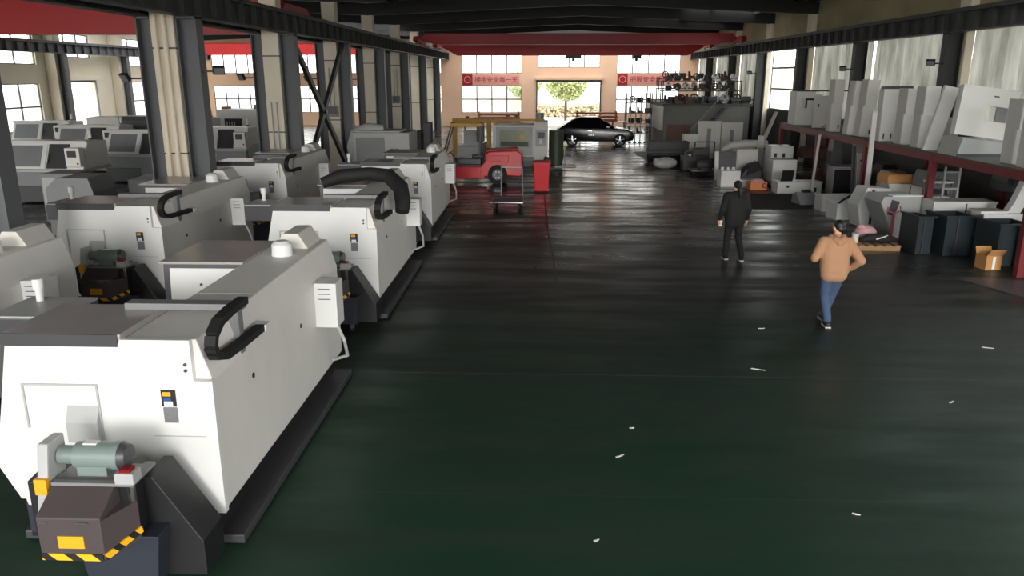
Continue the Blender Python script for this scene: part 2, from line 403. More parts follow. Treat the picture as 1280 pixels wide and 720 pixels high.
crane('dark red overhead crane girder nearest the camera in the main hall', 49.2, -7.46, 11.75, 5.68, 6.28, 'cranedark')
crane('bright red overhead crane girder with grey hoist by the far wall', 58., -7.46, 11.75, 5.26, 5.95, 'cranered', ((.1, .55), (4.6, .3)))
crane('large red crane girder crossing the left bay before its windows', 27.4, XL+.82, -8.4, 5.22, 6.3, 'cranered')
crane('red crane girder in the left bay near the far wall', 57.6, XL+.82, -8.4, 5.3, 6.1, 'cranered')

# banners on the far wall
def banner(x0, x1, z0, z1, txt, label):
    t = T('safety_banner', label, 'banner', (x0, YF, z0))
    bx('banner', 'cloth', t, .05, x1-x0, -.03, -.001, 0, z1-z0)
    c = part('emblem', 'darkred', t, lambda b: b.box(.02, .82, -.04, -.03, -.06, z1-z0+.04))
    part('disc', 'banner', c, lambda b: b.ring((.42, -.045, (z1-z0)/2), (0, 1, 0), .27, .22, .01))
    cu = bpy.data.curves.new('lettering', 'FONT'); cu.body = txt; cu.size = .66; cu.extrude = .006; cu.space_character = 1.0
    ob = bpy.data.objects.new('lettering', cu); COL.objects.link(ob); bpy.context.view_layer.update()
    me = bpy.data.meshes.new_from_object(ob.evaluated_get(bpy.context.evaluated_depsgraph_get())); bpy.data.objects.remove(ob)
    me.materials.clear(); me.materials.append(M['darkred'])
    lo = bpy.data.objects.new('lettering', me); COL.objects.link(lo); lo.parent = t
    xs = [v.co.x for v in me.vertices]; ys = [v.co.y for v in me.vertices]; w = max(xs)-min(xs); h = max(ys)-min(ys)
    for v in me.vertices:
        v.co.x = (v.co.x-min(xs)) if False else v.co.x
    s = min((x1-x0-1.15)/w, (z1-z0-.12)/h)
    lo.rotation_euler = (R(90), 0, 0); lo.scale = (s, s, 1); lo.location = (1.0-min(xs)*s, -.04, (z1-z0)/2-(max(ys)+min(ys))/2*s)
banner(-6.3, -1.75, 3.2, 3.95, '拥抱安全每一天', 'pink banner with red characters beside the dark steel posts, on far wall')
banner(5.95, 10.6, 3.22, 3.98, '把握安全质量关', 'pink banner with red characters half hidden behind stored castings')

# ------------------------------------------------------------------ world and light
w = bpy.data.worlds.new('World'); scn.world = w; w.use_nodes = True; nt = w.node_tree
bg = nt.nodes['Background']; tc = nt.nodes.new('ShaderNodeTexCoord'); sp = nt.nodes.new('ShaderNodeSeparateXYZ'); rp = nt.nodes.new('ShaderNodeValToRGB')
nt.links.new(tc.outputs['Generated'], sp.inputs[0]); nt.links.new(sp.outputs[2], rp.inputs[0]); nt.links.new(rp.outputs[0], bg.inputs[0])
rp.color_ramp.elements[0].color = (.95, .93, .90, 1); rp.color_ramp.elements[1].color = (.90, .95, 1.0, 1); bg.inputs[1].default_value = 5.2
sl = bpy.data.lights.new('sun', 'SUN'); sl.energy = 1.7; sl.angle = R(14); sl.color = (1., .98, .95)
so = bpy.data.objects.new('sun', sl); COL.objects.link(so); so.rotation_euler = (R(90-12), 0, R(3))
scn.view_settings.view_transform = 'Standard'; scn.view_settings.look = 'None'; scn.view_settings.gamma = 1; scn.view_settings.exposure = 0
scn.view_settings.use_curve_mapping = False
scn.cycles.use_denoising = True; scn.cycles.max_bounces = 8; scn.cycles.diffuse_bounces = 4; scn.cycles.transparent_max_bounces = 8
scn.cycles.sample_clamp_indirect = 6

# ------------------------------------------------------------------ lathes: origin = floor under the near corner on the aisle side
LATHE_GROUP = 'white lathes standing in rows'
def make_lathe(name='cnc_lathe'):
    t = T(name, '-', 'lathe', (0, 0, 0), 0, LATHE_GROUP)
    part('bed', 'black', t, lambda b: b.box(-1.62, -.12, .12, 3.8, .1, .5).box(-1.0, -.12, .3, 3.8, .5, 1.3))
    part('skirt', 'navy', t, lambda b: b.box(-1.74, -1.25, .03, .08, .05, .5))
    part('drip_tray', 'dgrey', t, lambda b: b.box(-1.8, .1, .03, 3.9, .02, .1, .01))
    end = part('end_panel', 'white', t, lambda b: b.prism('Y', [(0, .35), (0, 1.52), (-.15, 1.52), (-.15, 1.86), (-.70, 1.86), (-.72, 1.82), (-1.63, 1.80), (-1.87, .76), (-1.72, .45), (-1.32, .45), (-1.32, .95), (-.66, .95), (-.18, .35)], -.04, .02))
    part('recess_shading', 'lgrey', end, lambda b: b.box(-1.55, -.93, -.052, -.04, 1.47, 1.485).box(-1.55, -1.535, -.052, -.04, 1.1, 1.47).box(-.945, -.93, -.052, -.04, 1.0, 1.47).prism('X', [(-.04, 1.3), (-.10, 1.17), (-.10, 1.0), (-.04, 1.0)], -1.2, -.945))  # grey lines and wedge put the shading of a recess into colour and shape
    part('panel_seam', 'lgrey', end, lambda b: b.box(-.52, -.1, -.043, -.039, 1.04, 1.047))
    part('screw', 'dgrey', end, lambda b: b.cyl((-.2, -.05, 1.66), (-.2, -.04, 1.66), .014)); part('screw', 'dgrey', end, lambda b: b.cyl((-.2, -.05, 1.61), (-.2, -.04, 1.61), .014))
    wl = part('warning_plate', 'labelgrey', end, lambda b: b.box(-.415, -.305, -.05, -.04, 1.165, 1.295)); part('warning_plate', 'black', end, lambda b: b.box(-.42, -.305, -.05, -.04, 1.305, 1.445))
    part('yellow_stripe', 'yellow', wl, lambda b: b.box(-.405, -.34, -.056, -.05, 1.395, 1.43)); part('blue_stripe', 'blue', wl, lambda b: b.box(-.40, -.34, -.056, -.05, 1.355, 1.385)); part('pale_stripe', 'paper', wl, lambda b: b.box(-.40, -.33, -.056, -.05, 1.31, 1.35))
    hd = part('back_cover', 'offwhite', t, lambda b: b.prism('Y', [(-.02, .35), (-.02, 1.50), (-.12, 1.85), (-.70, 1.85), (-.95, 1.2), (-.95, .35)], .02, 3.92, .015))
    part('ridge_cap', 'ivory', hd, lambda b: b.prism('Y', [(-.62, 1.84), (-.2, 1.84), (-.32, 2.03), (-.5, 2.03)], 3.35, 3.92, .01))
    part('top_seam', 'lgrey', hd, lambda b: b.box(-.69, -.13, 1.35, 1.36, 1.849, 1.853))
    part('lifting_hole', 'black', hd, lambda b: b.cyl((-.03, .85, 1.22), (-.012, .85, 1.22), .025)); part('lifting_hole', 'black', hd, lambda b: b.cyl((-.03, 2.3, 1.22), (-.012, 2.3, 1.22), .025))
    part('front_cover', 'offwhite', t, lambda b: b.prism('Y', [(-.95, .35), (-.95, 1.3), (-1.5, 1.3), (-1.8, .8), (-1.72, .35)], .02, 3.92, .01))
    sl = part('sliding_guard', 'slab', t, lambda b: b.box(-1.66, -.70, -.03, .8, 1.84, 1.9, .012))
    part('guard_lip', 'dgrey', sl, lambda b: b.box(-1.66, -.72, -.045, -.03, 1.80, 1.9))
    part('cross_bar', 'mgrey', t, lambda b: b.box(-1.0, .02, .62, .76, 1.9, 1.96, .008).box(-.14, -.02, .64, .74, 1.5, 1.9))
    part('guard_side', 'offwhite', t, lambda b: b.box(-1.62, -1.58, 0.02, .8, 1.25, 1.84))
    hs = part('headstock_guard', 'dgrey', t, lambda b: b.prism('X', [(2.55, 1.1), (2.62, 1.83), (3.7, 1.83), (3.7, 1.1)], -1.63, -.72, .012))
    part('front_plate', 'white', hs, lambda b: b.prism('X', [(2.535, 1.1), (2.598, 1.78), (2.608, 1.78), (2.545, 1.1)], -1.55, -.725))
    part('top_plate', 'slab', hs, lambda b: b.box(-1.66, -.705, 2.57, 3.75, 1.83, 1.86, .01))
    part('screw', 'dgrey', hs, lambda b: b.cyl((-1.2, 2.57, 1.6), (-1.2, 2.60, 1.6), .015))
    cb = part('control_box', 'dgrey', t, lambda b: b.box(-2.45, -1.78, .9, 1.55, 1.46, 1.72, .012).box(-1.9, -1.7, 1.1, 1.4, .9, 1.46))
    part('lid', 'lgrey', cb, lambda b: b.box(-2.45, -1.78, .9, 1.55, 1.72, 1.74))
    part('signal_lamp', 'white', t, lambda b: b.cyl((-2.28, 1.42, 1.74), (-2.28, 1.42, 1.86), .035).cyl((-2.28, 1.42, 1.86), (-2.28, 1.42, 1.96), .05), True)
    part('vent_cap', 'white', t, lambda b: b.cyl((-.4, 3.0, 1.85), (-.4, 3.0, 1.98), .12, .115, 18).cyl((-.4, 3.0, 1.98), (-.4, 3.0, 2.02), .115, .07, 18), True)
    eb = part('electrical_box', 'white', t, lambda b: b.box(-.02, .24, 2.85, 3.15, 1.02, 1.55, .01))
    part('slot', 'dgrey', eb, lambda b: [b.box(.03, .17, 2.842, 2.851, z, z+.008) for z in (1.36, 1.42, 1.48)])
    part('hose', 'lgrey', eb, lambda b: b.tube([(.18, 3.0, 1.03), (.26, 3.02, .8), (.24, 3.2, .55), (.02, 3.3, .45)], .02))
    ch = part('cable_chain', 'rubber', t, lambda b: [b.at((p[0], p[1], p[2]), rx=a).box(-.045, .045, -.04, .04, -.03, .03) for p, a in chain_links()])
    part('chain_bracket', 'white', ch, lambda b: b.box(-.03, .09, .98, 1.1, 1.6, 1.66))
    return t
def chain_links():
    pts = [(.03, .66, 1.99), (.03, .35, 1.99), (.03, .12, 1.97), (.03, -.02, 1.90), (.03, -.06, 1.81), (.03, .0, 1.72), (.03, .16, 1.665), (.03, .5, 1.645), (.03, 1.0, 1.63)]
    out = []
    for i in range(len(pts)-1):
        a, b = Vector(pts[i]), Vector(pts[i+1]); n = max(1, round((b-a).length/.07)); ang = math.atan2(b.z-a.z, b.y-a.y)
        for k in range(n): out.append((a.lerp(b, (k+.5)/n), ang))
    return out
CONV_GROUP = 'chip conveyors at the ends of the lathes'
def make_conveyor(name='chip_conveyor'):
    t = T(name, '-', 'conveyor', (0, 0, 0), 0, CONV_GROUP)
    tr = part('trough', 'black', t, lambda b: b.prism('X', [(-.62, .60), (-.62, 1.0), (-.3, 1.04), (-.12, .8), (-.12, .14), (-.3, .14)], -1.2, -.45, .01))
    part('hopper', 'black', t, lambda b: b.prism('Y', [(-.45, .94), (-.38, .94), (-.04, .40), (-.04, .1), (-.45, .1)], -.42, -.07, .008))
    hd = part('head_cover', 'brown', t, lambda b: b.prism('X', [(-.62, 1.04), (-.90, .88), (-.90, .55), (-.62, .55)], -.98, -.52, .01).prism('Z', [(-.52, -.90), (-.40, -.62), (-.52, -.62)], .55, .86))
    part('danger_plate', 'yellow', hd, lambda b: b.box(-.84, -.655, -.908, -.90, .645, .74))
    part('hazard_strip', 'hazard', hd, lambda b: b.box(-.97, -.53, -.91, -.90, .55, .60).bar((-.515, -.90, .575), (-.39, -.62, .63), .012, .05))
    part('cover_bolt', 'steel', hd, lambda b: b.box(-.96, -.90, -.91, -.90, .84, .85)); part('cover_bolt', 'steel', hd, lambda b: b.box(-.69, -.61, -.91, -.90, .84, .85))
    part('motor_shelf', 'mgrey', t, lambda b: b.box(-.98, -.38, -.68, -.34, 1.005, 1.03))
    m = part('motor', 'motor', t, lambda b: b.cyl((-.86, -.5, 1.16), (-.58, -.5, 1.16), .10, n=20).cyl((-.58, -.5, 1.16), (-.53, -.5, 1.16), .107, n=20).box(-.84, -.62, -.58, -.42, 1.03, 1.11).cyl((-.99, -.5, 1.16), (-.86, -.5, 1.16), .07), True)
    part('fan_cowl', 'dgrey', m, lambda b: b.cyl((-.53, -.5, 1.16), (-.48, -.5, 1.16), .103, .085, 20), True)
    part('name_plate', 'paper', m, lambda b: b.box(-.80, -.70, -.53, -.47, 1.255, 1.265))
    jb = part('switch_box', 'lgrey', t, lambda b: b.box(-.50, -.36, -.70, -.58, 1.03, 1.115, .008)); part('red_button', 'lamp_red', jb, lambda b: b.box(-.47, -.39, -.68, -.60, 1.115, 1.14))
    sp = part('chain_guard', 'lgrey', t, lambda b: b.prism('X', [(-.66, .68), (-.74, .78), (-.62, 1.3), (-.42, 1.3), (-.42, 1.16), (-.52, .68)], -1.08, -1.0, .015)); part('yellow_sticker', 'yellow', sp, lambda b: b.box(-1.09, -1.0, -.705, -.66, .94, 1.06))
    part('hinge', 'steel', t, lambda b: b.box(-.44, -.41, -.63, -.60, .7, 1.0))
    bn = part('chip_bin', 'navy', t, lambda b: b.prism('Z', [(-.86, -.60), (-.34, -.60), (-.34, -.2), (-.86, -.2)], .12, .56, .01, top=[(-.92, -.62), (-.28, -.62), (-.28, -.14), (-.92, -.14)]))
    for cx in (-.8, -.4):
        for cy in (-.54, -.24): part('caster', 'steel', bn, lambda b: b.cyl((cx-.02, cy, .06), (cx+.02, cy, .06), .06).box(cx-.03, cx+.03, cy-.03, cy+.03, .06, .13))
    return t
LX, LY = (-2.58, -6.03), (5.67, 12.0, 18.25)
L0 = make_lathe(); C0 = make_conveyor()
rows = {(0, 0): 'nearest the camera', (0, 1): 'with black tube draped on top', (0, 2): 'just before the red forklift',
        (1, 0): 'cut off by the frame edge', (1, 1): 'before the concrete post with pipes', (1, 2): 'behind the piped post'}
for (i, k), d in rows.items():
    a = L0 if (i, k) == (0, 0) else copy_tree(L0); c = C0 if (i, k) == (0, 0) else copy_tree(C0)
    a.location = c.location = (LX[i], LY[k], 0)
    c.location.x += .06
    if k == 0: c.location.y -= .1
    a['label'] = 'white CNC lathe with grey sliding guard, '+d
    c['label'] = 'black chip conveyor with green motor on the lathe '+{(0, 0): 'nearest the camera', (0, 1): 'with the black draped tube', (0, 2): 'just before the red forklift', (1, 0): 'cut off by the frame edge', (1, 1): 'before the concrete post with pipes', (1, 2): 'behind the piped post'}[(i, k)]
# black fabric tube draped on the second lathe
tag(MB().tube([(-3.95, 13.9, 1.98), (-3.6, 14.0, 2.1), (-3.1, 14.05, 2.14), (-2.75, 14.0, 2.10), (-2.5, 13.75, 1.93), (-2.42, 13.5, 1.72), (-2.42, 13.4, 1.55)], [.1, .13, .12, .14, .15, .14, .12], 14).build('fabric_tube', 'rubber', smooth=True), 'black fabric tube draped across the top of the second aisle lathe', 'tube')

# ------------------------------------------------------------------ left bay
def make_tc(name='turning_center'):     # origin: floor, middle of the front; faces -Y
    t = T(name, '-', 'machine tool', (0, 0, 0), 0, 'machine tools parked in the left bay')
    part('base', 'dgrey', t, lambda b: b.box(-1.25, 1.25, .1, 1.6, .05, .75, .02).box(-1.3, .2, -.02, .3, .05, .55, .02))
    part('counter', 'lgrey', t, lambda b: b.box(-1.35, 1.3, -.1, 1.6, .98, 1.06, .015))
    part('lower_panel', 'mgrey', t, lambda b: b.box(-1.3, 1.25, .0, .12, .55, .98, .01).box(.1, 1.25, -.03, .0, .12, .95, .01))
    e = part('enclosure', 'offwhite', t, lambda b: b.prism('X', [(.05, 1.06), (.45, 1.85), (1.55, 1.85), (1.55, 1.06)], -1.3, 1.25, .02))
    part('door_frame', 'white', e, lambda b: b.prism('X', [(.03, 1.08), (.40, 1.81), (.44, 1.81), (.07, 1.08)], -1.26, .02))
    part('window', 'mgrey', e, lambda b: b.prism('X', [(.045, 1.14), (.36, 1.76), (.37, 1.76), (.055, 1.14)], -1.16, -.12))
    d = part('sliding_door', 'dgrey', e, lambda b: b.prism('X', [(.02, 1.08), (.39, 1.80), (.43, 1.80), (.06, 1.08)], .08, .72)); part('handle', 'steel', d, lambda b: b.bar((.14, .07, 1.25), (.14, .24, 1.58), .03, .03))
    c = part('control_panel', 'offwhite', t, lambda b: b.box(.82, 1.28, -.12, .12, 1.15, 1.72, .02)); part('screen', 'black', c, lambda b: b.box(.9, 1.18, -.13, -.12, 1.44, 1.64)); part('red_button', 'lamp_red', c, lambda b: b.cyl((1.2, -.14, 1.25), (1.2, -.12, 1.25), .03))
    part('roof_bar', 'white', t, lambda b: b.box(-1.32, 1.27, .35, 1.0, 1.85, 1.90, .01))
    l = part('signal_lamp', 'paper', t, lambda b: b.cyl((1.1, .9, 1.9), (1.1, .9, 2.2), .05), True); part('lamp_base', 'black', l, lambda b: b.cyl((1.1, .9, 1.9), (1.1, .9, 1.95), .06))
    return t
tc = None
for x, y, rz, lab in ((-15.4, 23.6, 0, 'with slanted window, beside the nearest grey steel post'), (-14.9, 28.4, -.1, 'with slanted window, second behind the nearest one'), (-12.9, 30.6, .05, 'third from the nearest one, at the aisle of the left bay'),
                      (-18.6, 31.5, 0, 'farther back before the side window'), (-22.5, 34.5, 0, 'by the side wall beneath the frame-edge window'), (-17.4, 37.8, 0, 'farthest back below the side roller door')):
    o = make_tc() if tc is None else copy_tree(tc); tc = tc or o
    o.location = (x, y, 0); o.rotation_euler.z = rz; o['label'] = 'grey-white machine tool '+lab
def cabinet(name, label, cat, x0, x1, y0, y1, z1, m, door_m=None, z0=.06, rz=0., extra=None, group=None):
    t = T(name, label, cat, ((x0+x1)/2, (y0+y1)/2, 0), rz, group); w, d = (x1-x0)/2, (y1-y0)/2
    part('body', m, t, lambda b: b.box(-w, w, -d, d, z0, z1, .015))
    part('door', door_m or m, t, lambda b: b.box(-w*.9, w*.9, -d-.02, -d, z0+.08*(z1-z0), z1-.08*(z1-z0), .006))
    part('handle', 'black', t, lambda b: b.box(w*.68, w*.74, -d-.045, -d-.02, z0+.5*(z1-z0), z0+.62*(z1-z0)))
    part('plinth', 'dgrey', t, lambda b: b.box(-w*.94, w*.94, -d*.94, d*.94, 0, z0))
    if extra: extra(t, w, d)
    return t
def louvre(t, w, d):
    p = part('louvre_panel', 'black', t, lambda b: b.box(-w*.72, -w*.12, -d-.035, -d-.02, .75, 1.75))
    for k in range(4): part('slat', 'lgrey', p, lambda b: b.box(-w*.66+k*.13, -w*.66+k*.13+.06, -d-.045, -d-.035, .95, 1.6))
    part('top_motor', 'mgrey', t, lambda b: b.box(.2, w, -.3, .4, 2.2, 2.42, .02)); part('side_lug', 'wood', t, lambda b: b.box(-w, -w+.35, -.3, .2, 2.2, 2.32, .02))
cabinet('machine_cabinet', 'tall pale cabinet with black louvred panel in the left bay', 'cabinet', -16.6, -13.6, 40, 42, 2.2, 'offwhite', 'offwhite', extra=louvre)
cabinet('machine_cabinet', 'long black cabinet seen above the machines before the roller door', 'cabinet', -18.4, -15.6, 33.9, 35.2, 2.15, 'black', 'dgrey')
cabinet('machine_cabinet', 'pale square cabinet before the side wall post in the left bay', 'cabinet', -20.6, -18.8, 35.2, 36.6, 2.05, 'offwhite')
cabinet('electrical_cabinet', 'narrow grey cabinet standing in front of the slanted-window machine', 'cabinet', -13.3, -12.4, 20.2, 21.0, 1.35, 'mgrey', 'lgrey')
cabinet('electrical_cabinet', 'dark grey cabinet behind the second-row lathe', 'cabinet', -9.75, -8.85, 18.0, 19.2, 1.5, 'dgrey')
def wedge_cover(name, label, x, y, m, w=1.0, d=1.0, h=1.5):
    t = T(name, label, 'machine cover', (x, y, 0))
    part('shell', m, t, lambda b: b.prism('Y', [(-w/2, .3), (-w/2, h*.85), (-w*.25, h), (w*.42, h), (w/2, h*.8), (w/2, .3)], -d/2, d/2, .015)); part('skid', 'dgrey', t, lambda b: b.box(-w*.45, w*.45, -d*.45, d*.45, 0, .3))
    return t
wedge_cover('machine_cover', 'mid grey chamfered cover behind the second-row lathe', -10.7, 17.7, 'mgrey', 1.1, 1.0, 1.62)
wedge_cover('machine_cover', 'dark grey chamfered cover before the piped concrete post', -9.95, 21.2, 'dgrey', 1.2, 1.2, 1.5)
wedge_cover('machine_cover', 'black cover standing between the braced posts', -9.3, 26.6, 'black', .9, 1.6, 1.7)
wedge_cover('machine_cover', 'black cover in the shadow behind the second row', -12.4, 14.8, 'black', 1.6, 1.4, 1.1)
# grey enclosed machine behind the last lathe, with a wrapped duct
t = cabinet('enclosed_machine', 'grey enclosed machine with plastic-wrapped duct behind the last aisle lathe', 'machine tool', -6.3, -4.4, 26.2, 27.9, 2.02, 'lgrey', 'mgrey')
part('side_panel', 'lgrey', t, lambda b: b.box(.12, .95, -.9, -.85, .1, 1.98, .01)); part('handle', 'black', t, lambda b: b.box(.32, .42, -.92, -.9, 1.35, 1.5)); part('switch', 'black', t, lambda b: b.box(.48, .58, -.92, -.9, 1.35, 1.5))
part('wrapped_duct', 'plastic', t, lambda b: b.tube([(-1.05, -.3, .9), (-1.1, -.3, 1.5), (-.95, -.3, 1.95), (-.6, -.2, 2.12), (-.1, 0, 2.1)], [.16, .2, .22, .2, .14], 12), True)
part('top_wrap', 'plastic', t, lambda b: b.box(-.9, .6, -.7, .6, 2.02, 2.07, .015))
# switch boxes and flood lights on the columns
for i, z, n in ((3, 2.55, 'second concrete post beyond the cross brace'), (5, 2.6, 'fourth concrete post beyond the piped one'), (2, 1.5, 'post nearest the cross brace')):
    y = COLS[i]-.05
    t = T('switch_box', 'small grey switch box on the '+n, 'switch box', (-7.97, y, z)); part('box', 'mgrey', t, lambda b: b.box(-.2, .2, -.14, .01, -.2, .2, .01)); part('conduit', 'lgrey', t, lambda b: b.cyl((-.08, -.05, .2), (-.08, -.05, 1.6), .02).cyl((.08, -.05, .2), (.08, -.05, 1.6), .02)); part('cover', 'dgrey', t, lambda b: b.box(-.17, .17, -.155, -.14, -.1, .17))
for x, y, z, s, n in ((-8.56, 23.7, 3.8, -1, 'left of the second concrete post'), (-8.56, 17.0, 3.8, -1, 'left of the piped concrete post'), (-8.56, 30.4, 3.75, -1, 'left of the post behind the cross brace'), (-8.56, 37.1, 3.7, -1, 'left of the fourth steel post'), (-8.24+.98, 17.0, 3.95, 1, 'right of the piped concrete post'),
                      (11.55, 23.7, 4.2, -1, 'on the dark post above the tilted panel'), (11.55, 30.4, 4.1, -1, 'on the dark post above the white column covers'), (11.55, 43.8, 4.0, -1, 'on the far right-hand dark post')):
    t = T('flood_light', 'small black flood light '+n, 'flood light', (x, y, z))
    part('arm', 'black', t, lambda b: b.box(min(0, s*.34), max(0, s*.34), -.02, .02, -.02, .02)); h = part('housing', 'black', t, lambda b: b.at((s*.38, -.05, .02), rx=.5, ry=0, rz=s*.5).box(-.12, .12, -.04, .04, -.09, .09, .01)); part('lens', 'lampface', h, lambda b: b.at((s*.38, -.05, .02), rx=.5, ry=0, rz=s*.5).box(-.1, .1, -.046, -.04, -.07, .07))

workbench_left = T('workbench', 'low brown bench with parts before the pale louvred cabinet', 'workbench', (-11.6, 33.0, 0)); part('top', 'rust', workbench_left, lambda b: b.box(-1.3, 1.3, -.5, .5, .7, .78, .01))
part('apron', 'rust', workbench_left, lambda b: b.box(-1.25, 1.25, -.45, -.4, .2, .7)); part('toolbox', 'mgrey', workbench_left, lambda b: b.box(-1.1, -.5, -.3, .2, .78, 1.1, .02)); part('jar', 'paper', workbench_left, lambda b: b.cyl((-1.2, -.4, .78), (-1.2, -.4, 1.1), .06))
for sx in (-1, 1):
    for sy in (-1, 1): part('leg', 'dgrey', workbench_left, lambda b: b.box(sx*1.2-.04, sx*1.2+.04, sy*.4-.03, sy*.4+.04, 0, .7))

# ------------------------------------------------------------------ middle of the hall
# forklift facing -X
t = T('forklift', 'red forklift with black mast parked beyond the last lathe', 'forklift', (-1.7, 29.1, 0))
part('chassis', 'red', t, lambda b: b.box(-2.2, -.35, -.55, .55, .2, .64, .03).prism('Y', [(-.5, .3), (-.5, .66), (-.35, .80), (-.2, .86), (.3, .86), (.3, .62), (-.1, .62), (-.25, .3)], -.57, .57, .02))
cw = part('counterweight', 'red', t, lambda b: b.prism('Y', [(.28, .30), (.28, .62), (-.35, .80), (-.35, 1.08), (-.2, 1.2), (.85, 1.25), (1.02, 1.1), (1.05, .4), (.95, .28)], -.56, .56, .05))
part('hood', 'cranedark', t, lambda b: b.prism('Y', [(-.38, 1.12), (-.3, 1.24), (.8, 1.3), (.88, 1.24), (-.2, 1.17)], -.4, .4, .02))
part('fender_panel', 'red', cw, lambda b: b.prism('Y', [(-.3, .83), (-.22, 1.05), (.55, 1.05), (.5, .78), (.2, .86)], -.60, -.56, .015))  # raised plate in the body red
part('deck', 'black', t, lambda b: b.box(-2.15, -.4, -.5, .5, .64, .70)); part('battery_cover', 'dgrey', t, lambda b: b.box(-1.35, -.5, -.46, .46, .70, .92, .03))
s = part('seat', 'black', t, lambda b: b.box(-.85, -.4, -.25, .25, .92, 1.04, .04)); part('seat_back', 'black', s, lambda b: b.at((-.4, 0, 1.2), ry=.15).box(-.05, .05, -.24, .24, -.2, .3, .04))
for x in (-2.0, .12):
    for y in (-.5, .5):
        wh = part('wheel', 'rubber', t, lambda b: b.ring((x, y, .36 if x > 0 else .34), (0, 1, 0), .36 if x > 0 else .34, .2, .22, 24)); part('rim', 'dgrey', wh, lambda b: b.cyl((x, y-.09, .36 if x > 0 else .34), (x, y+.09, .36 if x > 0 else .34), .21, n=20))
        for k in range(6): part('wheel_nut', 'steel', wh, lambda b: b.cyl((x+.12*math.cos(k*1.047), y-.105, .35+.12*math.sin(k*1.047)), (x+.12*math.cos(k*1.047), y-.09, .35+.12*math.sin(k*1.047)), .025, n=6))
ms = part('mast', 'black', t, lambda b: [b.box(-2.6, -2.35, y-.05, y+.05, .08, 2.2, .01) for y in (-.32, .32)] and b.box(-2.58, -2.47, -.32, .32, 2.1, 2.18).box(-2.58, -2.47, -.32, .32, 1.1, 1.18))
part('lift_cylinder', 'steel', ms, lambda b: b.cyl((-2.52, -.15, .2), (-2.52, -.15, 1.9), .04)); part('lift_cylinder', 'steel', ms, lambda b: b.cyl((-2.52, .15, .2), (-2.52, .15, 1.9), .04))
part('carriage', 'black', t, lambda b: b.box(-2.68, -2.6, -.5, .5, .3, .4).box(-2.68, -2.6, -.5, .5, .7, .8).box(-2.85, -2.68, -.52, -.44, .3, 1.9).box(-2.85, -2.68, .44, .52, .3, 1.9).box(-2.85, -2.68, -.44, .44, 1.82, 1.9))
for y in (-.3, .3): part('fork', 'dgrey', t, lambda b: b.prism('Y', [(-2.86, .85), (-2.9, .85), (-2.9, .12), (-3.8, .08), (-3.8, .05), (-2.86, .05)], y-.06, y+.06))
gd = part('overhead_guard', 'black', t, lambda b: [b.bar((-2.0, y, .68), (-1.56, y, 2.1), .05, .07) for y in (-.48, .48)] and b.bar((-1.56, -.48, 2.09), (-1.56, .48, 2.09), .05, .05))
for y in (-.48, .48): part('rear_pillar', 'black', gd, lambda b: b.bar((-.55, y, 1.0), (-.48, y, 2.1), .07, .1))
part('guard_roof', 'yelbeam', gd, lambda b: b.box(-1.6, -.42, -.53, -.43, 2.08, 2.2, .015).box(-1.6, -.42, .43, .53, 2.08, 2.2, .015).box(-1.6, -1.5, -.43, .43, 2.08, 2.2).box(-.52, -.42, -.43, .43, 2.08, 2.2))
for k in range(5): part('guard_slat', 'black', gd, lambda b: b.box(-1.45+.18*k, -1.41+.18*k, -.43, .43, 2.12, 2.16))
part('steering_wheel', 'black', t, lambda b: b.at((-1.65, 0, 1.12), ry=-.6).ring((0, 0, 0), (0, 0, 1), .17, .14, .03).cyl((0, 0, 0), (0, 0, -.4), .025))
# red wheelie bin
t = T('wheelie_bin', 'red plastic wheelie bin standing at the aisle edge', 'bin', (.02, 26.7, 0))
part('tub', 'binred', t, lambda b: b.prism('Z', [(-.22, -.26), (.24, -.26), (.24, .28), (-.22, .28)], .06, .98, .02, top=[(-.27, -.34), (.29, -.34), (.29, .34), (-.27, .34)]))
part('lid', 'binred', t, lambda b: b.box(-.30, .32, -.37, .38, .98, 1.04, .02)); part('handle', 'binred', t, lambda b: b.cyl((-.2, .42, .95), (.22, .42, .95), .02).box(-.2, -.16, .36, .42, .93, .97).box(.18, .22, .36, .42, .93, .97))
for x in (-.18, .2): part('wheel', 'rubber', t, lambda b: b.cyl((x-.03, .25, .09), (x+.03, .25, .09), .09))
# platform hand cart
t = T('hand_cart', 'low grey platform cart with tube handle on the dark floor', 'cart', (-.95, 23.2, 0))
part('platform', 'dgrey', t, lambda b: b.box(-.5, .42, -.35, .9, .2, .25, .01)); part('frame', 'steel', t, lambda b: b.tube([(-.5, -.37, .22), (.42, -.37, .22), (.42, .92, .22), (-.5, .92, .22), (-.5, -.37, .22)], .022, 8).tube([(-.44, -.3, .36), (.40, -.3, .36)], .015, 8))
part('handle', 'steel', t, lambda b: b.tube([(-.28, .9, .22), (-.28, 1.0, .95), (-.28, 1.02, 1.12), (.38, 1.02, 1.12), (.38, 1.0, .95), (.38, .9, .22)], .02, 8))
for x in (-.4, .32):
    for y in (-.25, .8): part('caster', 'rubber', t, lambda b: b.cyl((x-.03, y, .09), (x+.03, y, .09), .09).box(x-.04, x+.04, y-.04, y+.04, .14, .2))
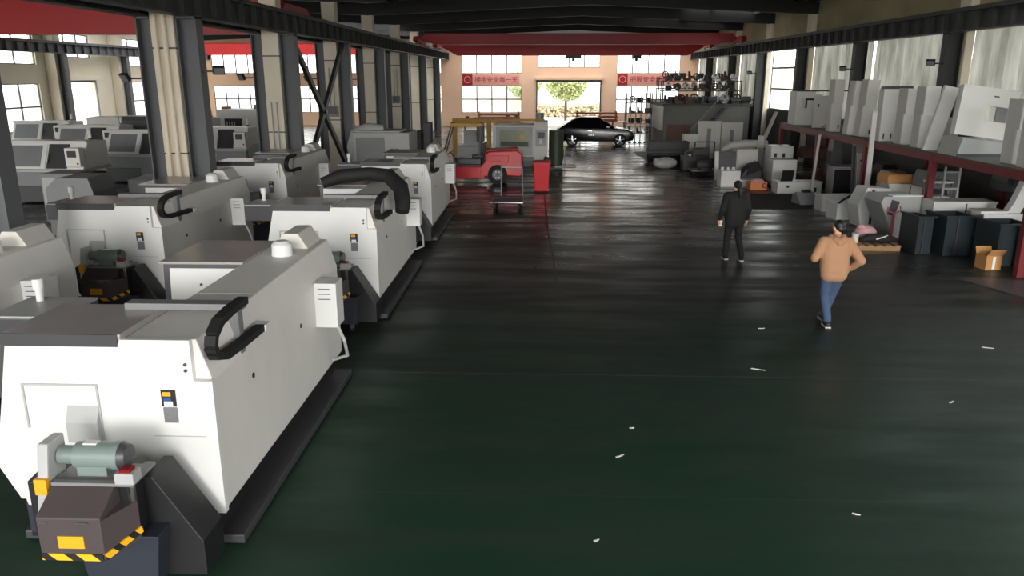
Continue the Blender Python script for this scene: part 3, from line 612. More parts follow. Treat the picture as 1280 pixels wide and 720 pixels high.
# machining centre with a big window
t = T('machining_center', 'pale machining centre with yellow lamp behind its window', 'machine tool', (-.75, 34.2, 0))
part('enclosure', 'offwhite', t, lambda b: b.box(-1.35, .45, .0, 1.9, .25, 1.8, .02).box(.45, 1.05, -.02, 1.4, .1, 1.95, .02))
d = part('door', 'lgrey', t, lambda b: b.box(-1.2, .38, -.04, 0, .5, 1.72, .01)); part('window', 'pane_green', d, lambda b: b.box(-1.05, .28, -.055, -.04, .85, 1.6)); part('green_panel', 'green', d, lambda b: b.box(-1.0, .2, -.062, -.055, .9, 1.1)); part('work_lamp', 'yellow', d, lambda b: b.cyl((-.08, -.08, 1.3), (-.08, -.055, 1.3), .1))
part('apron', 'mgrey', t, lambda b: b.box(-1.4, .45, -.15, 0, .25, .45, .02)); part('base', 'dgrey', t, lambda b: b.box(-1.35, 1.0, .05, 1.8, 0, .25))
c = part('control_panel', 'lgrey', t, lambda b: b.box(.52, .98, -.06, -.02, .9, 1.6, .01)); part('screen', 'black', c, lambda b: b.box(.6, .9, -.07, -.06, 1.25, 1.5)); part('key_switch', 'paper', c, lambda b: b.box(.68, .8, -.07, -.06, 1.0, 1.2))
part('top_rail', 'yelbeam', t, lambda b: b.box(-1.3, .9, .2, .32, 1.95, 2.05).box(-1.3, -1.2, .2, .3, 1.8, 1.95).box(.8, .9, .2, .3, 1.9, 1.95)); part('top_motor', 'motor', t, lambda b: b.cyl((.7, .6, 1.95), (.7, .6, 2.3), .17, n=16), True)
part('coolant_drum', 'green', t, lambda b: b.cyl((1.42, .5, .0), (1.42, .5, .25), .3).cyl((1.42, .5, .25), (1.42, .5, 1.55), .33, n=20), True)
# frame-like yellow machine further back
t = T('gantry_machine', 'yellow framed machine standing behind the forklift', 'machine tool', (-3.0, 35.5, 0))
part('portal', 'yelbeam', t, lambda b: b.box(-1.0, -.8, 0, .3, .05, 1.8, .02).box(.55, .75, 0, .3, .05, 1.8, .02).box(-1.0, .75, 0, .3, 1.8, 2.0, .02)); part('table', 'lgrey', t, lambda b: b.box(-.8, .55, -.2, 1.0, .3, .8, .02).box(-.5, .2, 0, .4, .8, 1.5, .03)); part('spindle_head', 'dgrey', t, lambda b: b.box(.1, .45, -.1, .3, 1.0, 1.75, .03)); part('base', 'dgrey', t, lambda b: b.box(-.9, .65, -.25, 1.2, 0, .3))
# floor stand and pile beside it
t = T('floor_stand', 'small steel post on square plate standing on aisle floor', 'stand', (1.05, 34.6, 0)); part('plate', 'lgrey', t, lambda b: b.box(-.45, .5, -.5, .5, 0, .05, .01)); part('post', 'steel', t, lambda b: b.cyl((0, 0, .05), (0, 0, .75), .03))
t = T('parts_heap', 'low heap of dark red machine parts beside the steel stand', 'parts heap', (.15, 33.4, 0)); part('tray', 'cast', t, lambda b: b.box(-.5, .45, -.3, .3, 0, .15, .02)); part('spindle', 'lamp_red', t, lambda b: b.cyl((-.4, 0, .28), (.35, .05, .28), .12)); part('flange', 'cast', t, lambda b: b.cyl((.1, -.1, .15), (.2, -.1, .5), .2))
# car
t = T('car', 'black coupe-roofed car parked before the open roller door', 'car', (3.12, 45.6, 0), R(-2))
body = [(-2.16, .42), (-2.20, .72), (-2.12, .98), (-1.75, 1.04), (-.9, 1.03), (.75, 1.02), (1.2, 1.0), (1.85, .9), (2.1, .78), (2.16, .55), (2.1, .34), (1.75, .27), (-1.8, .27), (-2.05, .32)]
part('body', 'carpaint', t, lambda b: b.prism('Y', body, -.92, .92, .07), True)
part('cabin', 'carpaint', t, lambda b: [b.prism('Z', [(-2.12, -.88), (1.15, -.88), (1.15, .88), (-2.12, .88)], .96, 1.42, .0, top=[(-1.4, -.70), (.42, -.70), (.42, .70), (-1.4, .70)]), b.prism('Z', [(-1.4, -.70), (.42, -.70), (.42, .70), (-1.4, .70)], 1.42, 1.60, .0, top=[(-.85, -.60), (.12, -.60), (.12, .60), (-.85, .60)])])
for s in (-1, 1):
    part('side_window', 'carglass', t, lambda b: b.prism('Z', [(-1.6, s*.845), (.9, s*.845), (.9, s*.862), (-1.6, s*.862)], 1.05, 1.39, top=[(-1.25, s*.7), (.38, s*.7), (.38, s*.722), (-1.25, s*.722)]))
    part('door_handle', 'chrome', t, lambda b: b.box(-.45, -.22, s*.925-.012, s*.925+.012, .86, .885)); part('sill_trim', 'chrome', t, lambda b: b.box(-.4, -.1, s*.925-.01, s*.925+.01, .62, .635))
    m = part('mirror', 'carpaint', t, lambda b: b.box(.55, .78, s*.92, s*1.08, 1.02, 1.17, .03))
    part('headlamp', 'chrome', t, lambda b: b.box(1.9, 2.14, s*.6-.12, s*.6+.3*(s > 0)+.02, .70, .8, .02)); part('tail_lamp', 'lamp_red', t, lambda b: b.box(-2.21, -1.98, s*.7-.2, s*.7+.21, .84, .92, .02))
for x in (-1.33, 1.36):
    for y in (-.82, .82):
        wh = part('wheel', 'rubber', t, lambda b: b.ring((x, y, .35), (0, 1, 0), .35, .25, .24, 28)); part('hub', 'dgrey', wh, lambda b: b.cyl((x, y-.06, .35), (x, y+.06, .35), .25, n=24))
        for k in range(5):
            a = k*1.2566+.3; part('spoke', 'alloy', wh, lambda b: b.bar((x, y+(.11 if y > 0 else -.11), .35), (x+.24*math.cos(a), y+(.1 if y > 0 else -.1), .35+.24*math.sin(a)), .06, .03))
part('windscreen', 'carglass', t, lambda b: b.prism('Z', [(1.02, -.78), (1.075, -.78), (1.075, .78), (1.02, .78)], 1.03, 1.39, top=[(.44, -.64), (.485, -.64), (.485, .64), (.44, .64)]))
part('roof_rail', 'chrome', t, lambda b: b.tube([(-1.4, -.71, 1.43), (-.85, -.61, 1.605), (.12, -.61, 1.605), (.44, -.71, 1.43), (1.18, -.88, .99)], .012, 6))
# stacks at the far end
for i, (x, y, m, lab) in enumerate(((-2.7, 50.5, 'orange', 'orange steel beams stacked before the far left window'), (3.6, 52, 'orange', 'orange crate of beams stacked behind the black car'))):
    t = T('beam_stack', lab, 'beam stack', (x, y, 0)); part('trestle', 'dgrey', t, lambda b: b.box(-1.1, -1.0, -.3, .3, 0, 1.0).box(1.0, 1.1, -.3, .3, 0, 1.0))
    for k in range(3): part('beam', m, t, lambda b: b.box(-1.35, 1.35, -.35, .35, 1.0+.22*k, 1.12+.22*k, .01).box(-1.3, -1.2, -.3, .3, 1.12+.22*k, 1.22+.22*k).box(1.2, 1.3, -.3, .3, 1.12+.22*k, 1.22+.22*k))
def workbench(label, x, y, w, items, m='lgrey'):
    t = T('workbench', label, 'workbench', (x, y, 0)); part('top', m, t, lambda b: b.box(-w, w, -.4, .4, .8, .86, .01)); part('shelf', 'dgrey', t, lambda b: b.box(-w+.1, w-.1, -.35, .35, .3, .33))
    for sx in (-1, 1):
        for sy in (-1, 1): part('leg', 'dgrey', t, lambda b: b.box(sx*w*.92-.03, sx*w*.92+.03, sy*.34-.03, sy*.34+.03, 0, .8))
workbench('long grey workbench by the far window left of the door', -3.3, 53.5, 2.0, 0); workbench('grey workbench behind the black car', 4.4, 54.5, 1.4, 0)
for k in range(7):
    x = -5.0+.55*k; o = T('parts_crate', 'small crate of parts on the workbench by the far window', 'crate', (x, 53.5, .86), random.uniform(-.2, .2), 'crates on the far workbench')
    m = random.choice(('orange', 'pink', 'lgrey', 'wood', 'mgrey')); h = random.uniform(.15, .4); part('box', m, o, lambda b: b.box(-.22, .22, -.25, .25, 0, h, .01)); part('casting', 'cast', o, lambda b: b.cyl((0, 0, h), (0, 0, h+.12), .13))
# scene outside the roller door
def tree(x, y, s, label, m='leaf'):
    t = T('tree', label, 'tree', (x, y, -.06)); part('trunk', 'bark', t, lambda b: b.cyl((0, 0, 0), (0, 0, 2.2*s), .14*s, .09*s).bar((0, 0, 1.8*s), (.8*s, .2, 3*s), .1, .1).bar((0, 0, 1.7*s), (-.7*s, -.1, 2.8*s), .1, .1))
    b = MB()
    for k in range(2600):
        q = Vector((random.gauss(0, 1), random.gauss(0, 1), random.gauss(0, 1))).normalized()*(random.random()**.4); c = Vector((q.x*1.9*s, q.y*1.7*s, 3.2*s+q.z*1.5*s)); n = Vector((random.gauss(0, 1), random.gauss(0, 1), random.gauss(0, 1))).normalized(); u = n.orthogonal().normalized()*.13*s; v = n.cross(u)*1.1
        b.quad([c-u, c-v, c+u, c+v])
    b.build('foliage', m, t)
tree(2.2, 72, 1.0, 'bushy green tree seen through the open roller door'); tree(-1.8, 84, 1.0, 'smaller green tree beyond the roller door, further off')
tag(MB().box(-14, 4, 86, 90, -.06, 3.6).box(-13, -11, 85.9, 86, .8, 2.4).box(-3, -1, 85.9, 86, .8, 2.4).box(-14.2, 4.2, 85.8, 90.2, 3.6, 3.8).build('outer_building', 'outwall'), 'pale low building seen through the open roller door', 'building', kind='structure')
b = MB()
for k in range(3000):
    c = Vector((random.uniform(-1.5, 7), random.uniform(78, 80), random.uniform(0, 1.2))); n = Vector((random.gauss(0, 1), random.gauss(0, 1), random.gauss(0, 1))).normalized(); u = n.orthogonal().normalized()*.16; v = n.cross(u); b.quad([c-u, c-v, c+u, c+v])
tag(b.build('hedge', 'hedge'), 'low yellow-green hedge outside the roller door', 'hedge', kind='stuff')

# ------------------------------------------------------------------ right side: rack with sheet-metal covers
RX, RZ = 9.45, 2.08
t = T('storage_rack', 'red steel rack loaded with white sheet-metal covers along the side wall', 'rack', (RX, 23.5, 0))
RY = (15.3, 19.3, 23.3, 27.4, 31.6)
for y in RY:
    for x in (.05, 1.85): part('post', 'rackred', t, lambda b: b.box(x-.07, x+.07, y-23.5-.07, y-23.5+.07, 0, RZ-.03))
    part('cross_beam', 'rackred', t, lambda b: b.box(.12, 1.78, y-23.5-.04, y-23.5+.04, RZ-.2, RZ-.06))
for x in (.05, 1.85): part('beam', 'rackred', t, lambda b: b.box(x-.06, x+.06, RY[0]-23.6, RY[-1]-23.4, RZ-.22, RZ-.03))
for k in range(4): part('deck_board', 'rackboard', t, lambda b: b.box(-.03, 1.95, RY[k]-23.5+.02, RY[k+1]-23.5-.02, RZ-.03, RZ))
part('back_board', 'cast', t, lambda b: b.box(2.0, 2.04, RY[0]-23.5, RY[-1]-23.5, .3, RZ-.25))
def shelf_thing(label, x, y, z=RZ, rz=0, rx=0, ry=0, name='sheet_metal_cover'):
    o = T(name, label, 'machine cover', (x, y, z+(.014 if ry else 0)), rz, 'sheet-metal covers stored on the red rack'); o.rotation_euler.x = rx; o.rotation_euler.y = ry; return o
def col_cover(label, x, y, w, d, h, m='offwhite', rz=0, step=True, ry=0., z=RZ):
    o = shelf_thing(label, x, y, z, rz, 0, ry)
    part('web', m, o, lambda b: b.box(0, w, 0, .04, 0, h, .008)); part('flange', 'ivory', o, lambda b: b.box(0, .04, .04, d, 0, h, .008)); part('flange', m, o, lambda b: b.box(w-.04, w, .04, d, 0, h*.95, .008))  # first flange in a darker tone: side shading put into its colour
    if step: part('foot_pad', m, o, lambda b: b.box(-.07, w*.8, -.06, 0, h*.02, h*.55, .008)); part('bolt_hole', 'dgrey', o, lambda b: b.box(w*.6, w*.75, -.062, -.058, h*.06, h*.14))
    return o
o = shelf_thing('large pale cabinet cover with a notched opening at the far end of the red rack', 9.45, 30.0)
part('shell', 'offwhite', o, lambda b: b.box(0, .7, 0, .8, 0, 1.22, .02)); part('rounded_side', 'offwhite', o, lambda b: b.cyl((.7, .3, 0), (.7, .3, 1.1), .3, n=24), True); part('opening', 'dgrey', o, lambda b: b.box(.28, .42, -.01, .0, .62, .95)); part('inner_plate', 'ivory', o, lambda b: b.box(.24, .34, -.03, -.01, .6, 1.0)); part('top_edge', 'dgrey', o, lambda b: b.box(-.02, 1.9, -.04, .02, 1.22, 1.27)); part('latch', 'black', o, lambda b: b.box(.3, .8, -.02, .0, .9, .97))
o = shelf_thing('grey-white door panel with two pull handles, second from the far rack end', 9.6, 28.4)
part('panel', 'ivory', o, lambda b: b.box(0, .86, 0, .1, 0, 1.1, .015)); part('pull', 'black', o, lambda b: b.box(.12, .16, -.03, 0, .72, .82)); part('pull', 'black', o, lambda b: b.box(.68, .74, -.03, 0, .74, .84)); part('cable', 'rubber', o, lambda b: b.tube([(.8, -.02, .9), (.78, -.04, .5), (.6, -.04, .2), (.35, -.03, .03)], .012, 6))
col_cover('white column cover standing alone before the door panel with pull handles', 9.5, 26.3, .3, .5, 1.66)
col_cover('thin white column cover, first of the leaning pair', 9.42, 24.6, .3, .5, 1.62, ry=.05)
col_cover('thin white column cover, second of the leaning pair', 9.55, 24.0, .34, .5, 1.66, ry=.05)
o = shelf_thing('wide white cover with a row of slots along its foot', 9.48, 22.5)
part('panel', 'offwhite', o, lambda b: b.box(0, .85, 0, .35, 0, 1.42, .015)); part('top_strip', 'dgrey', o, lambda b: b.box(.02, .8, .05, .3, 1.42, 1.5, .01))
for k in range(4): part('slot', 'dgrey', o, lambda b: b.box(.1+.2*k, .14+.2*k, -.005, .003, .06, .22))
for k in range(3): part('fold', 'ivory', o, lambda b: b.box(.42+.13*k, .435+.13*k, -.012, 0, .25, 1.0-.1*k))
col_cover('white stepped column cover next to the wide slotted cover', 9.64, 21.4, .36, .55, 1.45)
col_cover('white stepped column cover before the tilted panel', 9.58, 20.3, .36, .5, 1.52)
col_cover('narrow white cover leaning sideways against the holed panel', 9.43, 19.75, .34, .12, 1.58, ry=.22, step=False)
o = shelf_thing('big white tilted panel with rectangular hole on the rack', 9.46, 18.45, RZ+.48, 0, -.12, .13)
w, h = 1.3, 1.12
part('panel', 'offwhite', o, lambda b: b.box(0, .62, 0, .05, 0, h).box(1.12, w, 0, .05, 0, h).box(.62, 1.12, 0, .05, 0, .38).box(.62, 1.12, 0, .05, .72, h)); part('rim', 'offwhite', o, lambda b: b.box(0, w, .05, .2, h-.04, h).box(0, .04, .05, .2, 0, h-.04).box(w-.04, w, .05, .2, 0, h-.04)); part('inner_plate', 'mgrey', o, lambda b: b.box(.88, 1.12, .06, .1, .38, .72)); part('slot', 'dgrey', o, lambda b: b.box(.72, .84, -.005, .002, .92, .95))
o = shelf_thing('flat grey folded sheet lying under the big tilted panel', 9.45, 18.2)
part('sheet', 'lgrey', o, lambda b: b.prism('Y', [(0, 0), (1.4, 0), (1.45, .2), (1.2, .3), (.1, .42)], 0, .9, .01)); part('lip', 'dgrey', o, lambda b: b.box(0, 1.3, -.03, 0, .0, .06))
col_cover('white stepped column cover just past the big tilted panel', 9.75, 16.5, .34, .5, 1.32)
col_cover('white column cover nearest the camera on the red rack', 9.62, 15.7, .4, .5, 1.4)
o = shelf_thing('grey cover with dark recess between the stepped column covers', 10.3, 20.0)
part('shell', 'ivory', o, lambda b: b.box(0, .7, .1, .7, 0, .75, .01)); part('recess', 'black', o, lambda b: b.box(.1, .6, .08, .1, .3, .68)); part('rail', 'steel', o, lambda b: b.tube([(.05, .05, .75), (.3, .05, .9), (.65, .05, .82)], .02, 6))
# castings stored under the rack
def frame_casting(label, x, y, w, d, h, m, rz=0., hole=True):
    o = T('machine_casting', label, 'casting', (x, y, 0), rz, 'castings stored under the red rack')
    part('frame', m, o, lambda b: b.prism('Y', [(-w/2, 0), (w/2, 0), (w/2, h*.55), (w*.42, h*.92), (w*.3, h), (-w*.4, h), (-w/2, h*.85), (-w/2, h*.72), (w*.12, h*.72), (w*.18, h*.6), (w*.18, h*.3), (-w*.05, h*.24), (-w/2, h*.24)] if hole else [(-w/2, 0), (w/2, 0), (w*.4, h*.6), (w*.2, h), (-w*.3, h), (-w*.45, h*.5)], -d/2, d/2, .02))
    part('guide_way', 'steel', o, lambda b: b.box(w*.18-.02, w*.18+.03, -d*.42, -d*.3, h*.32, h*.6)); part('bearing_cap', m, o, lambda b: b.cyl((-w*.1, -d/2-.05, h*.85), (-w*.1, -d/2, h*.85), h*.08, n=16), True)
    return o
frame_casting('large dark grey C-shaped casting under the near end of the rack', 11.04, 18.62, .6, .66, 1.75, 'dgrey')
frame_casting('mid-grey casting with arm, behind the large dark one', 10.1, 20.22, .9, .7, 1.55, 'mgrey')
frame_casting('pale grey casting under the second rack bay', 9.9, 22.2, .8, .7, 1.3, 'lgrey', hole=False)
frame_casting('dark casting beside the white stool', 10.75, 21.5, .8, .6, 1.2, 'cast')
frame_casting('black casting behind the leaning white bar', 10.85, 24.9, .8, .6, 1.2, 'black', hole=False)
frame_casting('rusty casting deep under the far rack bay', 10.3, 29.5, 1.4, .8, 1.3, 'rust')
frame_casting('grey upright casting under the middle rack bay', 10.6, 28.7, .5, .5, 1.7, 'mgrey', hole=False)
t = T('stool', 'small white metal stool under the rack', 'stool', (9.95, 19.95+1.1, .72))
t.location = (9.85, 19.62, 0); part('seat', 'paper', t, lambda b: b.box(-.28, .28, -.2, .2, 1.30, 1.36, .02)); part('lower_shelf', 'paper', t, lambda b: b.box(-.26, .26, -.18, .18, .95, .98))
for sx in (-1, 1):
    for sy in (-1, 1): part('leg', 'steel', t, lambda b: b.box(sx*.25-.02, sx*.25+.02, sy*.17-.02, sy*.17+.02, 0, 1.30))
t = T('ladder_shelf', 'narrow grey ladder-like shelf leaning by a red rack post', 'shelf', (9.72, 19.1, 0))
for x in (0, .35): part('upright', 'lgrey', t, lambda b: b.box(x-.02, x+.02, -.02, .02, 0, 1.75))
for z in (.4, .8, 1.2, 1.6): part('rung', 'lgrey', t, lambda b: b.box(.02, .33, -.02, .02, z, z+.04))
for k, (y, m, h) in enumerate(((24.2, 'ivory', 1.6), (24.5, 'dgrey', 1.5), (24.8, 'lgrey', 1.75), (25.4, 'mgrey', 1.7), (25.6, 'offwhite', 1.8))):
    o = T('metal_plate', '%s plate standing upright under the middle of the rack' % ('pale', 'charcoal', 'light grey', 'mid grey', 'whitest')[k], 'plate', (9.75+.1*k, y, 0), .2, 'plates standing under the rack'); o.rotation_euler.y = -.08
    part('plate', m, o, lambda b: b.box(0, .22, 0, .05, .01, h, .006)); part('hole', 'black', o, lambda b: b.cyl((.11, -.004, h*.85), (.11, .001, h*.85), .03))
# leaning bars
for lab, p0, p1, r in (('long white bar leaning against the red rack', (9.12, 22.0, .03), (9.33, 22.6, 2.9), .13), ('thin white bar leaning at the far rack end', (9.1, 26.4, .03), (9.3, 26.7, 1.95), .07), ('white bar leaning at a steep angle before the dark workshop room', (9.1, 34.0, .03), (10.1, 34.6, 2.35), .16), ('pale plank leaning against the near end of the rack', (9.95, 15.0, .03), (10.75, 15.1, 1.3), .16)):
    o = T('leaning_bar', lab, 'bar', p0); part('bar', 'offwhite', o, lambda b: b.bar((0, 0, 0), Vector(p1)-Vector(p0), r, .06)); part('end_cap', 'ivory', o, lambda b: b.bar((Vector(p1)-Vector(p0))*.985, Vector(p1)-Vector(p0)+(Vector(p1)-Vector(p0)).normalized()*.01, r+.02, .08))

# ------------------------------------------------------------------ floor clutter in front of the rack
def box_open(name, label, cat, x, y, w, d, h, m, rz=0., rim=True, t_=.03, inner=None, z=0):
    o = T(name, label, cat, (x, y, z), rz)
    part('tub', m, o, lambda b: b.box(-w, w, -d, -d+t_, 0, h).box(-w, w, d-t_, d, 0, h).box(-w, -w+t_, -d+t_, d-t_, 0, h).box(w-t_, w, -d+t_, d-t_, 0, h).box(-w+t_, w-t_, -d+t_, d-t_, 0, t_))
    if rim: part('rim', m, o, lambda b: b.box(-w-.03, w+.03, -d-.03, -d+.02, h, h+.03).box(-w-.03, w+.03, d-.02, d+.03, h, h+.03).box(-w-.03, -w+.02, -d+.02, d-.02, h, h+.03).box(w-.02, w+.03, -d+.02, d-.02, h, h+.03))
    if inner: inner(o)
    return o
def teal_base(name, label, x, y, w, d, h, rz=0., rib=True):
    o = T(name, label, 'bin', (x, y, 0), rz, 'dark sheet-metal bases in front of the rack')
    part('side', 'teal', o, lambda b: b.box(-w, w, -d, -d+.04, 0, h)); part('side', 'teal', o, lambda b: b.box(-w, w, d-.04, d, 0, h)); part('end', 'teal', o, lambda b: b.box(-w, -w+.04, -d+.04, d-.04, 0, h)); part('end', 'teal', o, lambda b: b.box(w-.04, w, -d+.04, d-.04, 0, h))
    part('tray', 'black', o, lambda b: b.box(-w+.04, w-.04, -d+.04, d-.04, h*.55, h*.6)); part('flange', 'teal', o, lambda b: b.box(-w-.05, w+.05, -d-.05, -d+.02, h, h+.035).box(-w-.05, -w+.02, -d+.02, d-.02, h, h+.035))
    if rib: part('rib', 'dgrey', o, lambda b: b.box(-w*.35, -w*.25, -d-.03, -d, 0, h))
    return o
teal_base('sheet_metal_bin', 'narrow dark bin standing at the aisle end of the dark row', 8.53, 17.68, .17, .36, .82, .1)
teal_base('sheet_metal_bin', 'dark ribbed bin before the pinkish white boxes', 9.25, 17.6, .36, .42, .86, .08)
teal_base('sheet_metal_bin', 'dark smooth bin behind the small cardboard carton', 9.9, 16.65, .38, .42, .86, .05, False)
teal_base('sheet_metal_bin', 'black bin cut by the frame edge', 10.15, 15.85, .26, .3, .85, .02, False)
o = T('cardboard_carton', 'small open cardboard carton on the floor before the dark bins', 'carton', (9.28, 16.0, 0), .12)
part('box', 'card', o, lambda b: b.box(-.17, .17, -.17, .17, 0, .3)); part('flap', 'card', o, lambda b: b.prism('X', [(-.17, .3), (-.155, .3), (-.26, .44), (-.275, .43)], -.17, .17)); part('flap', 'card', o, lambda b: b.prism('X', [(.155, .3), (.17, .3), (.22, .42), (.205, .43)], -.17, .17)); part('tape', 'paper', o, lambda b: b.box(-.03, .03, -.173, -.17, .02, .28))
# grey cabinet with window, tilted
o = T('machine_cover', 'grey slanted cover with a small dark window, by the wooden pallet', 'machine cover', (8.72, 19.3, 0), .06)
part('shell', 'lgrey', o, lambda b: b.prism('Y', [(-.15, .02), (.42, .02), (.42, 1.05), (-.48, 1.05), (-.55, .9)], -.4, .5, .02)); part('side_cover', 'mgrey', o, lambda b: b.prism('Y', [(.42, .1), (.46, .1), (.46, 1.0), (.42, 1.0)], -.38, .48)); part('window', 'dgrey', o, lambda b: b.at((-.24, -.405, .78), ry=.25).box(-.1, .1, -.008, .004, -.18, .18)); part('top_lip', 'paper', o, lambda b: b.box(-.3, .45, -.42, -.2, 1.05, 1.08))
o = T('machine_cover', 'white slanted cover with a black strap beside the grey one', 'machine cover', (8.55, 20.7, 0), .1)
part('shell', 'white', o, lambda b: b.prism('Y', [(-.2, .02), (.5, .02), (.52, 1.02), (-.1, 1.06), (-.32, .6)], -.3, .3, .03)); part('strap', 'black', o, lambda b: b.box(.02, .08, -.315, -.3, .1, 1.0)); part('knob', 'black', o, lambda b: b.cyl((.05, -.34, .9), (.05, -.3, .9), .06)); part('side_plate', 'white', o, lambda b: b.prism('Y', [(.1, .06), (.5, .06), (.5, 1.0), (.1, 1.04)], -.33, -.315))
# white boxes in a row
def shelf_box(label, x, y, z, w, d, h, m='offwhite', rz=0.):
    o = T('sheet_metal_box', label, 'box', (x, y, z), rz); part('body', m, o, lambda b: b.box(-w, w, -d, d, 0, h, .01)); part('seam', 'dgrey', o, lambda b: b.box(.02, .05, -d-.006, -d+.002, .03, h-.03)); part('lip', m, o, lambda b: b.box(-w-.02, w+.02, -d-.03, -d, h-.05, h, .005)); return o
shelf_box('long pinkish-white box resting behind the dark bins', 9.93, 18.7, 0, .72, .3, 1.02, 'white')
shelf_box('wide white box with grey lid at the back of the clutter', 9.66, 21.0, 0, .5, .3, 1.12, 'ivory')
o = T('cardboard_box', 'flat brown cardboard box lying on the white covers', 'carton', (9.08, 20.15, 1.09), .15); o.location = (9.42, 21.0, 1.125); part('box', 'card', o, lambda b: b.box(-.36, .34, -.25, .3, 0, .22, .04)); part('flap', 'card', o, lambda b: b.box(-.34, -.02, -.27, .28, .22, .235)); part('flap', 'card', o, lambda b: b.box(.0, .32, -.27, .28, .22, .235))
o = T('bent_panel', 'big white L-shaped bent panel standing behind the dark bins', 'panel', (10.08, 17.5, 0), .05)
part('low_plate', 'white', o, lambda b: b.box(-.35, .55, -.25, .25, .35, .92, .02)); part('upright_plate', 'white', o, lambda b: b.prism('Y', [(.25, .92), (.55, .92), (.95, 1.85), (.62, 1.85), (.38, 1.15)], -.1, .1, .01)); part('foot', 'mgrey', o, lambda b: b.box(-.3, .5, -.2, .2, 0, .35)); part('cover_plate', 'offwhite', o, lambda b: b.box(-.4, .2, -.2, .24, .92, .98, .01))
box_open('sheet_metal_tub', 'white tub holding a black strap on the floor', 'tub', 8.5, 21.9, .36, .3, .42, 'white', .15, inner=lambda o: (part('strap', 'rubber', o, lambda b: b.tube([(-.3, -.1, .36), (-.1, -.05, .5), (.15, 0, .62), (.24, .02, .58), (.26, .05, .4)], .03, 8)), part('latch', 'black', o, lambda b: b.box(.0, .05, -.315, -.3, .25, .31))))
box_open('sheet_metal_tub', 'long white trough behind the tub with strap', 'tub', 8.75, 23.25, .5, .28, .42, 'white', .05)
o = T('bent_panel', 'crumpled grey panel lying on the black mat corner', 'panel', (8.2, 24.4, .012), .2); part('sheet', 'mgrey', o, lambda b: b.prism('X', [(-.3, 0), (.3, 0), (.25, .28), (.05, .36), (-.1, .2)], -.25, .35, .02)); part('clamp', 'black', o, lambda b: b.box(-.05, .2, -.05, .1, .34, .42))
box_open('sheet_metal_tub', 'white tray with black corner latches by the black cabinet', 'tub', 8.75, 26.9, .75, .3, .36, 'white', .06, inner=lambda o: (part('latch', 'black', o, lambda b: b.box(-.45, -.36, -.32, -.3, .2, .28)), part('latch', 'black', o, lambda b: b.box(.5, .58, -.32, -.3, .05, .2)), part('lid', 'black', o, lambda b: b.at((-.3, .1, .5), rx=.3).box(-.2, .2, -.02, .02, -.14, .25)), part('divider', 'white', o, lambda b: b.box(.1, .13, -.26, .26, .03, .36))))
o = T('black_cabinet', 'black-fronted grey cabinet lying beside the white tray', 'cabinet', (9.3, 28.0, 0), -.1); o.location = (10.3, 25.9, 0); part('body', 'lgrey', o, lambda b: b.box(-.68, .7, 0, .9, .02, .95, .02)); part('front', 'black', o, lambda b: b.box(-.66, .45, -.03, 0, .06, .88)); part('latch', 'black', o, lambda b: b.box(.6, .66, -.02, 0, .25, .38)); part('top', 'offwhite', o, lambda b: b.box(-.7, .72, -.04, .92, .95, .98, .005))
cabinet('white_cabinet', 'white cabinet with two square switches beside the thin leaning bar', 'cabinet', 8.5, 9.32, 29.3, 30.1, 1.35, 'white', extra=lambda t, w, d: [part('switch', 'black', t, lambda b: b.box(-.3+.3*k, -.2+.3*k, -d-.03, -d-.02, .95, 1.1)) for k in (0, 1)])
cabinet('white_cabinet', 'plain white cabinet behind the white tray', 'cabinet', 8.25, 9.1, 28.1, 28.75, .98, 'white')
cabinet('white_cabinet', 'tall cream cabinet next to a dark panel behind the person in black', 'cabinet', 7.5, 8.3, 30.3, 31.0, 1.15, 'ivory')
o = T('offcut_sheet', 'dark grey panel with white edge leaning by the cream cabinet', 'panel', (6.85, 30.0, 0)); part('panel', 'dgrey', o, lambda b: b.prism('X', [(0, 0), (.05, 0), (.3, 1.05), (.25, 1.05)], -.05, .6)); part('edge', 'offwhite', o, lambda b: b.prism('X', [(-.01, 0), (.06, 0), (.31, 1.07), (.24, 1.07)], -.2, -.05))
o = T('sheet_metal_box', 'white box with bumpy top just beyond the person in black', 'box', (6.75, 28.4, 0), .05); part('body', 'white', o, lambda b: b.box(-.3, .4, -.25, .3, 0, .58, .02)); part('skirt', 'white', o, lambda b: b.box(.4, 1.15, -.2, .3, 0, .25, .02))
for k in range(3): part('boss', 'white', o, lambda b: b.cyl((-.2+.2*k, .0, .58), (-.2+.2*k, .0, .68), .06))
o = T('orange_crate', 'small orange crate beside the white tray', 'crate', (7.55, 27.4, .0), .1); part('crate', 'orange', o, lambda b: b.box(-.3, .3, -.2, .2, .012, .3, .02)); part('rag', 'pink', o, lambda b: b.ell((0, 0, .32), (.24, .16, .09))); part('loop', 'rust', o, lambda b: b.ring((.2, -.21, .18), (0, 1, 0), .09, .06, .03))
o = T('tarpaulin', 'black crumpled tarpaulin between white cabinets', 'tarpaulin', (7.75, 29.25, 0)); part('heap', 'black', o, lambda b: b.prism('Y', [(-.4, 0), (.4, 0), (.45, .4), (.25, .8), (-.05, .7), (-.35, .35)], -.3, .3, .06)); part('fold', 'rubber', o, lambda b: b.prism('Y', [(-.2, .3), (.3, .5), (.2, .85), (-.1, .75)], -.36, -.3, .02))
o = T('duct', 'curved pale duct lying on top of far covers', 'duct', (8.35, 32.2, 0)); part('bend', 'ivory', o, lambda b: b.tube([(-1.0, 0, .9), (-.7, 0, 1.12), (-.1, 0, 1.2), (.8, 0, 1.18)], [.14, .17, .17, .16], 12), True); part('trestle', 'lgrey', o, lambda b: b.box(-1.05, .85, -.2, .2, .85, .92).box(-1.0, -.9, -.15, .15, 0, .85).box(.7, .8, -.15, .15, 0, .85)); part('tall_strip', 'offwhite', o, lambda b: b.box(.35, .6, -.25, -.2, .2, 1.55, .01))
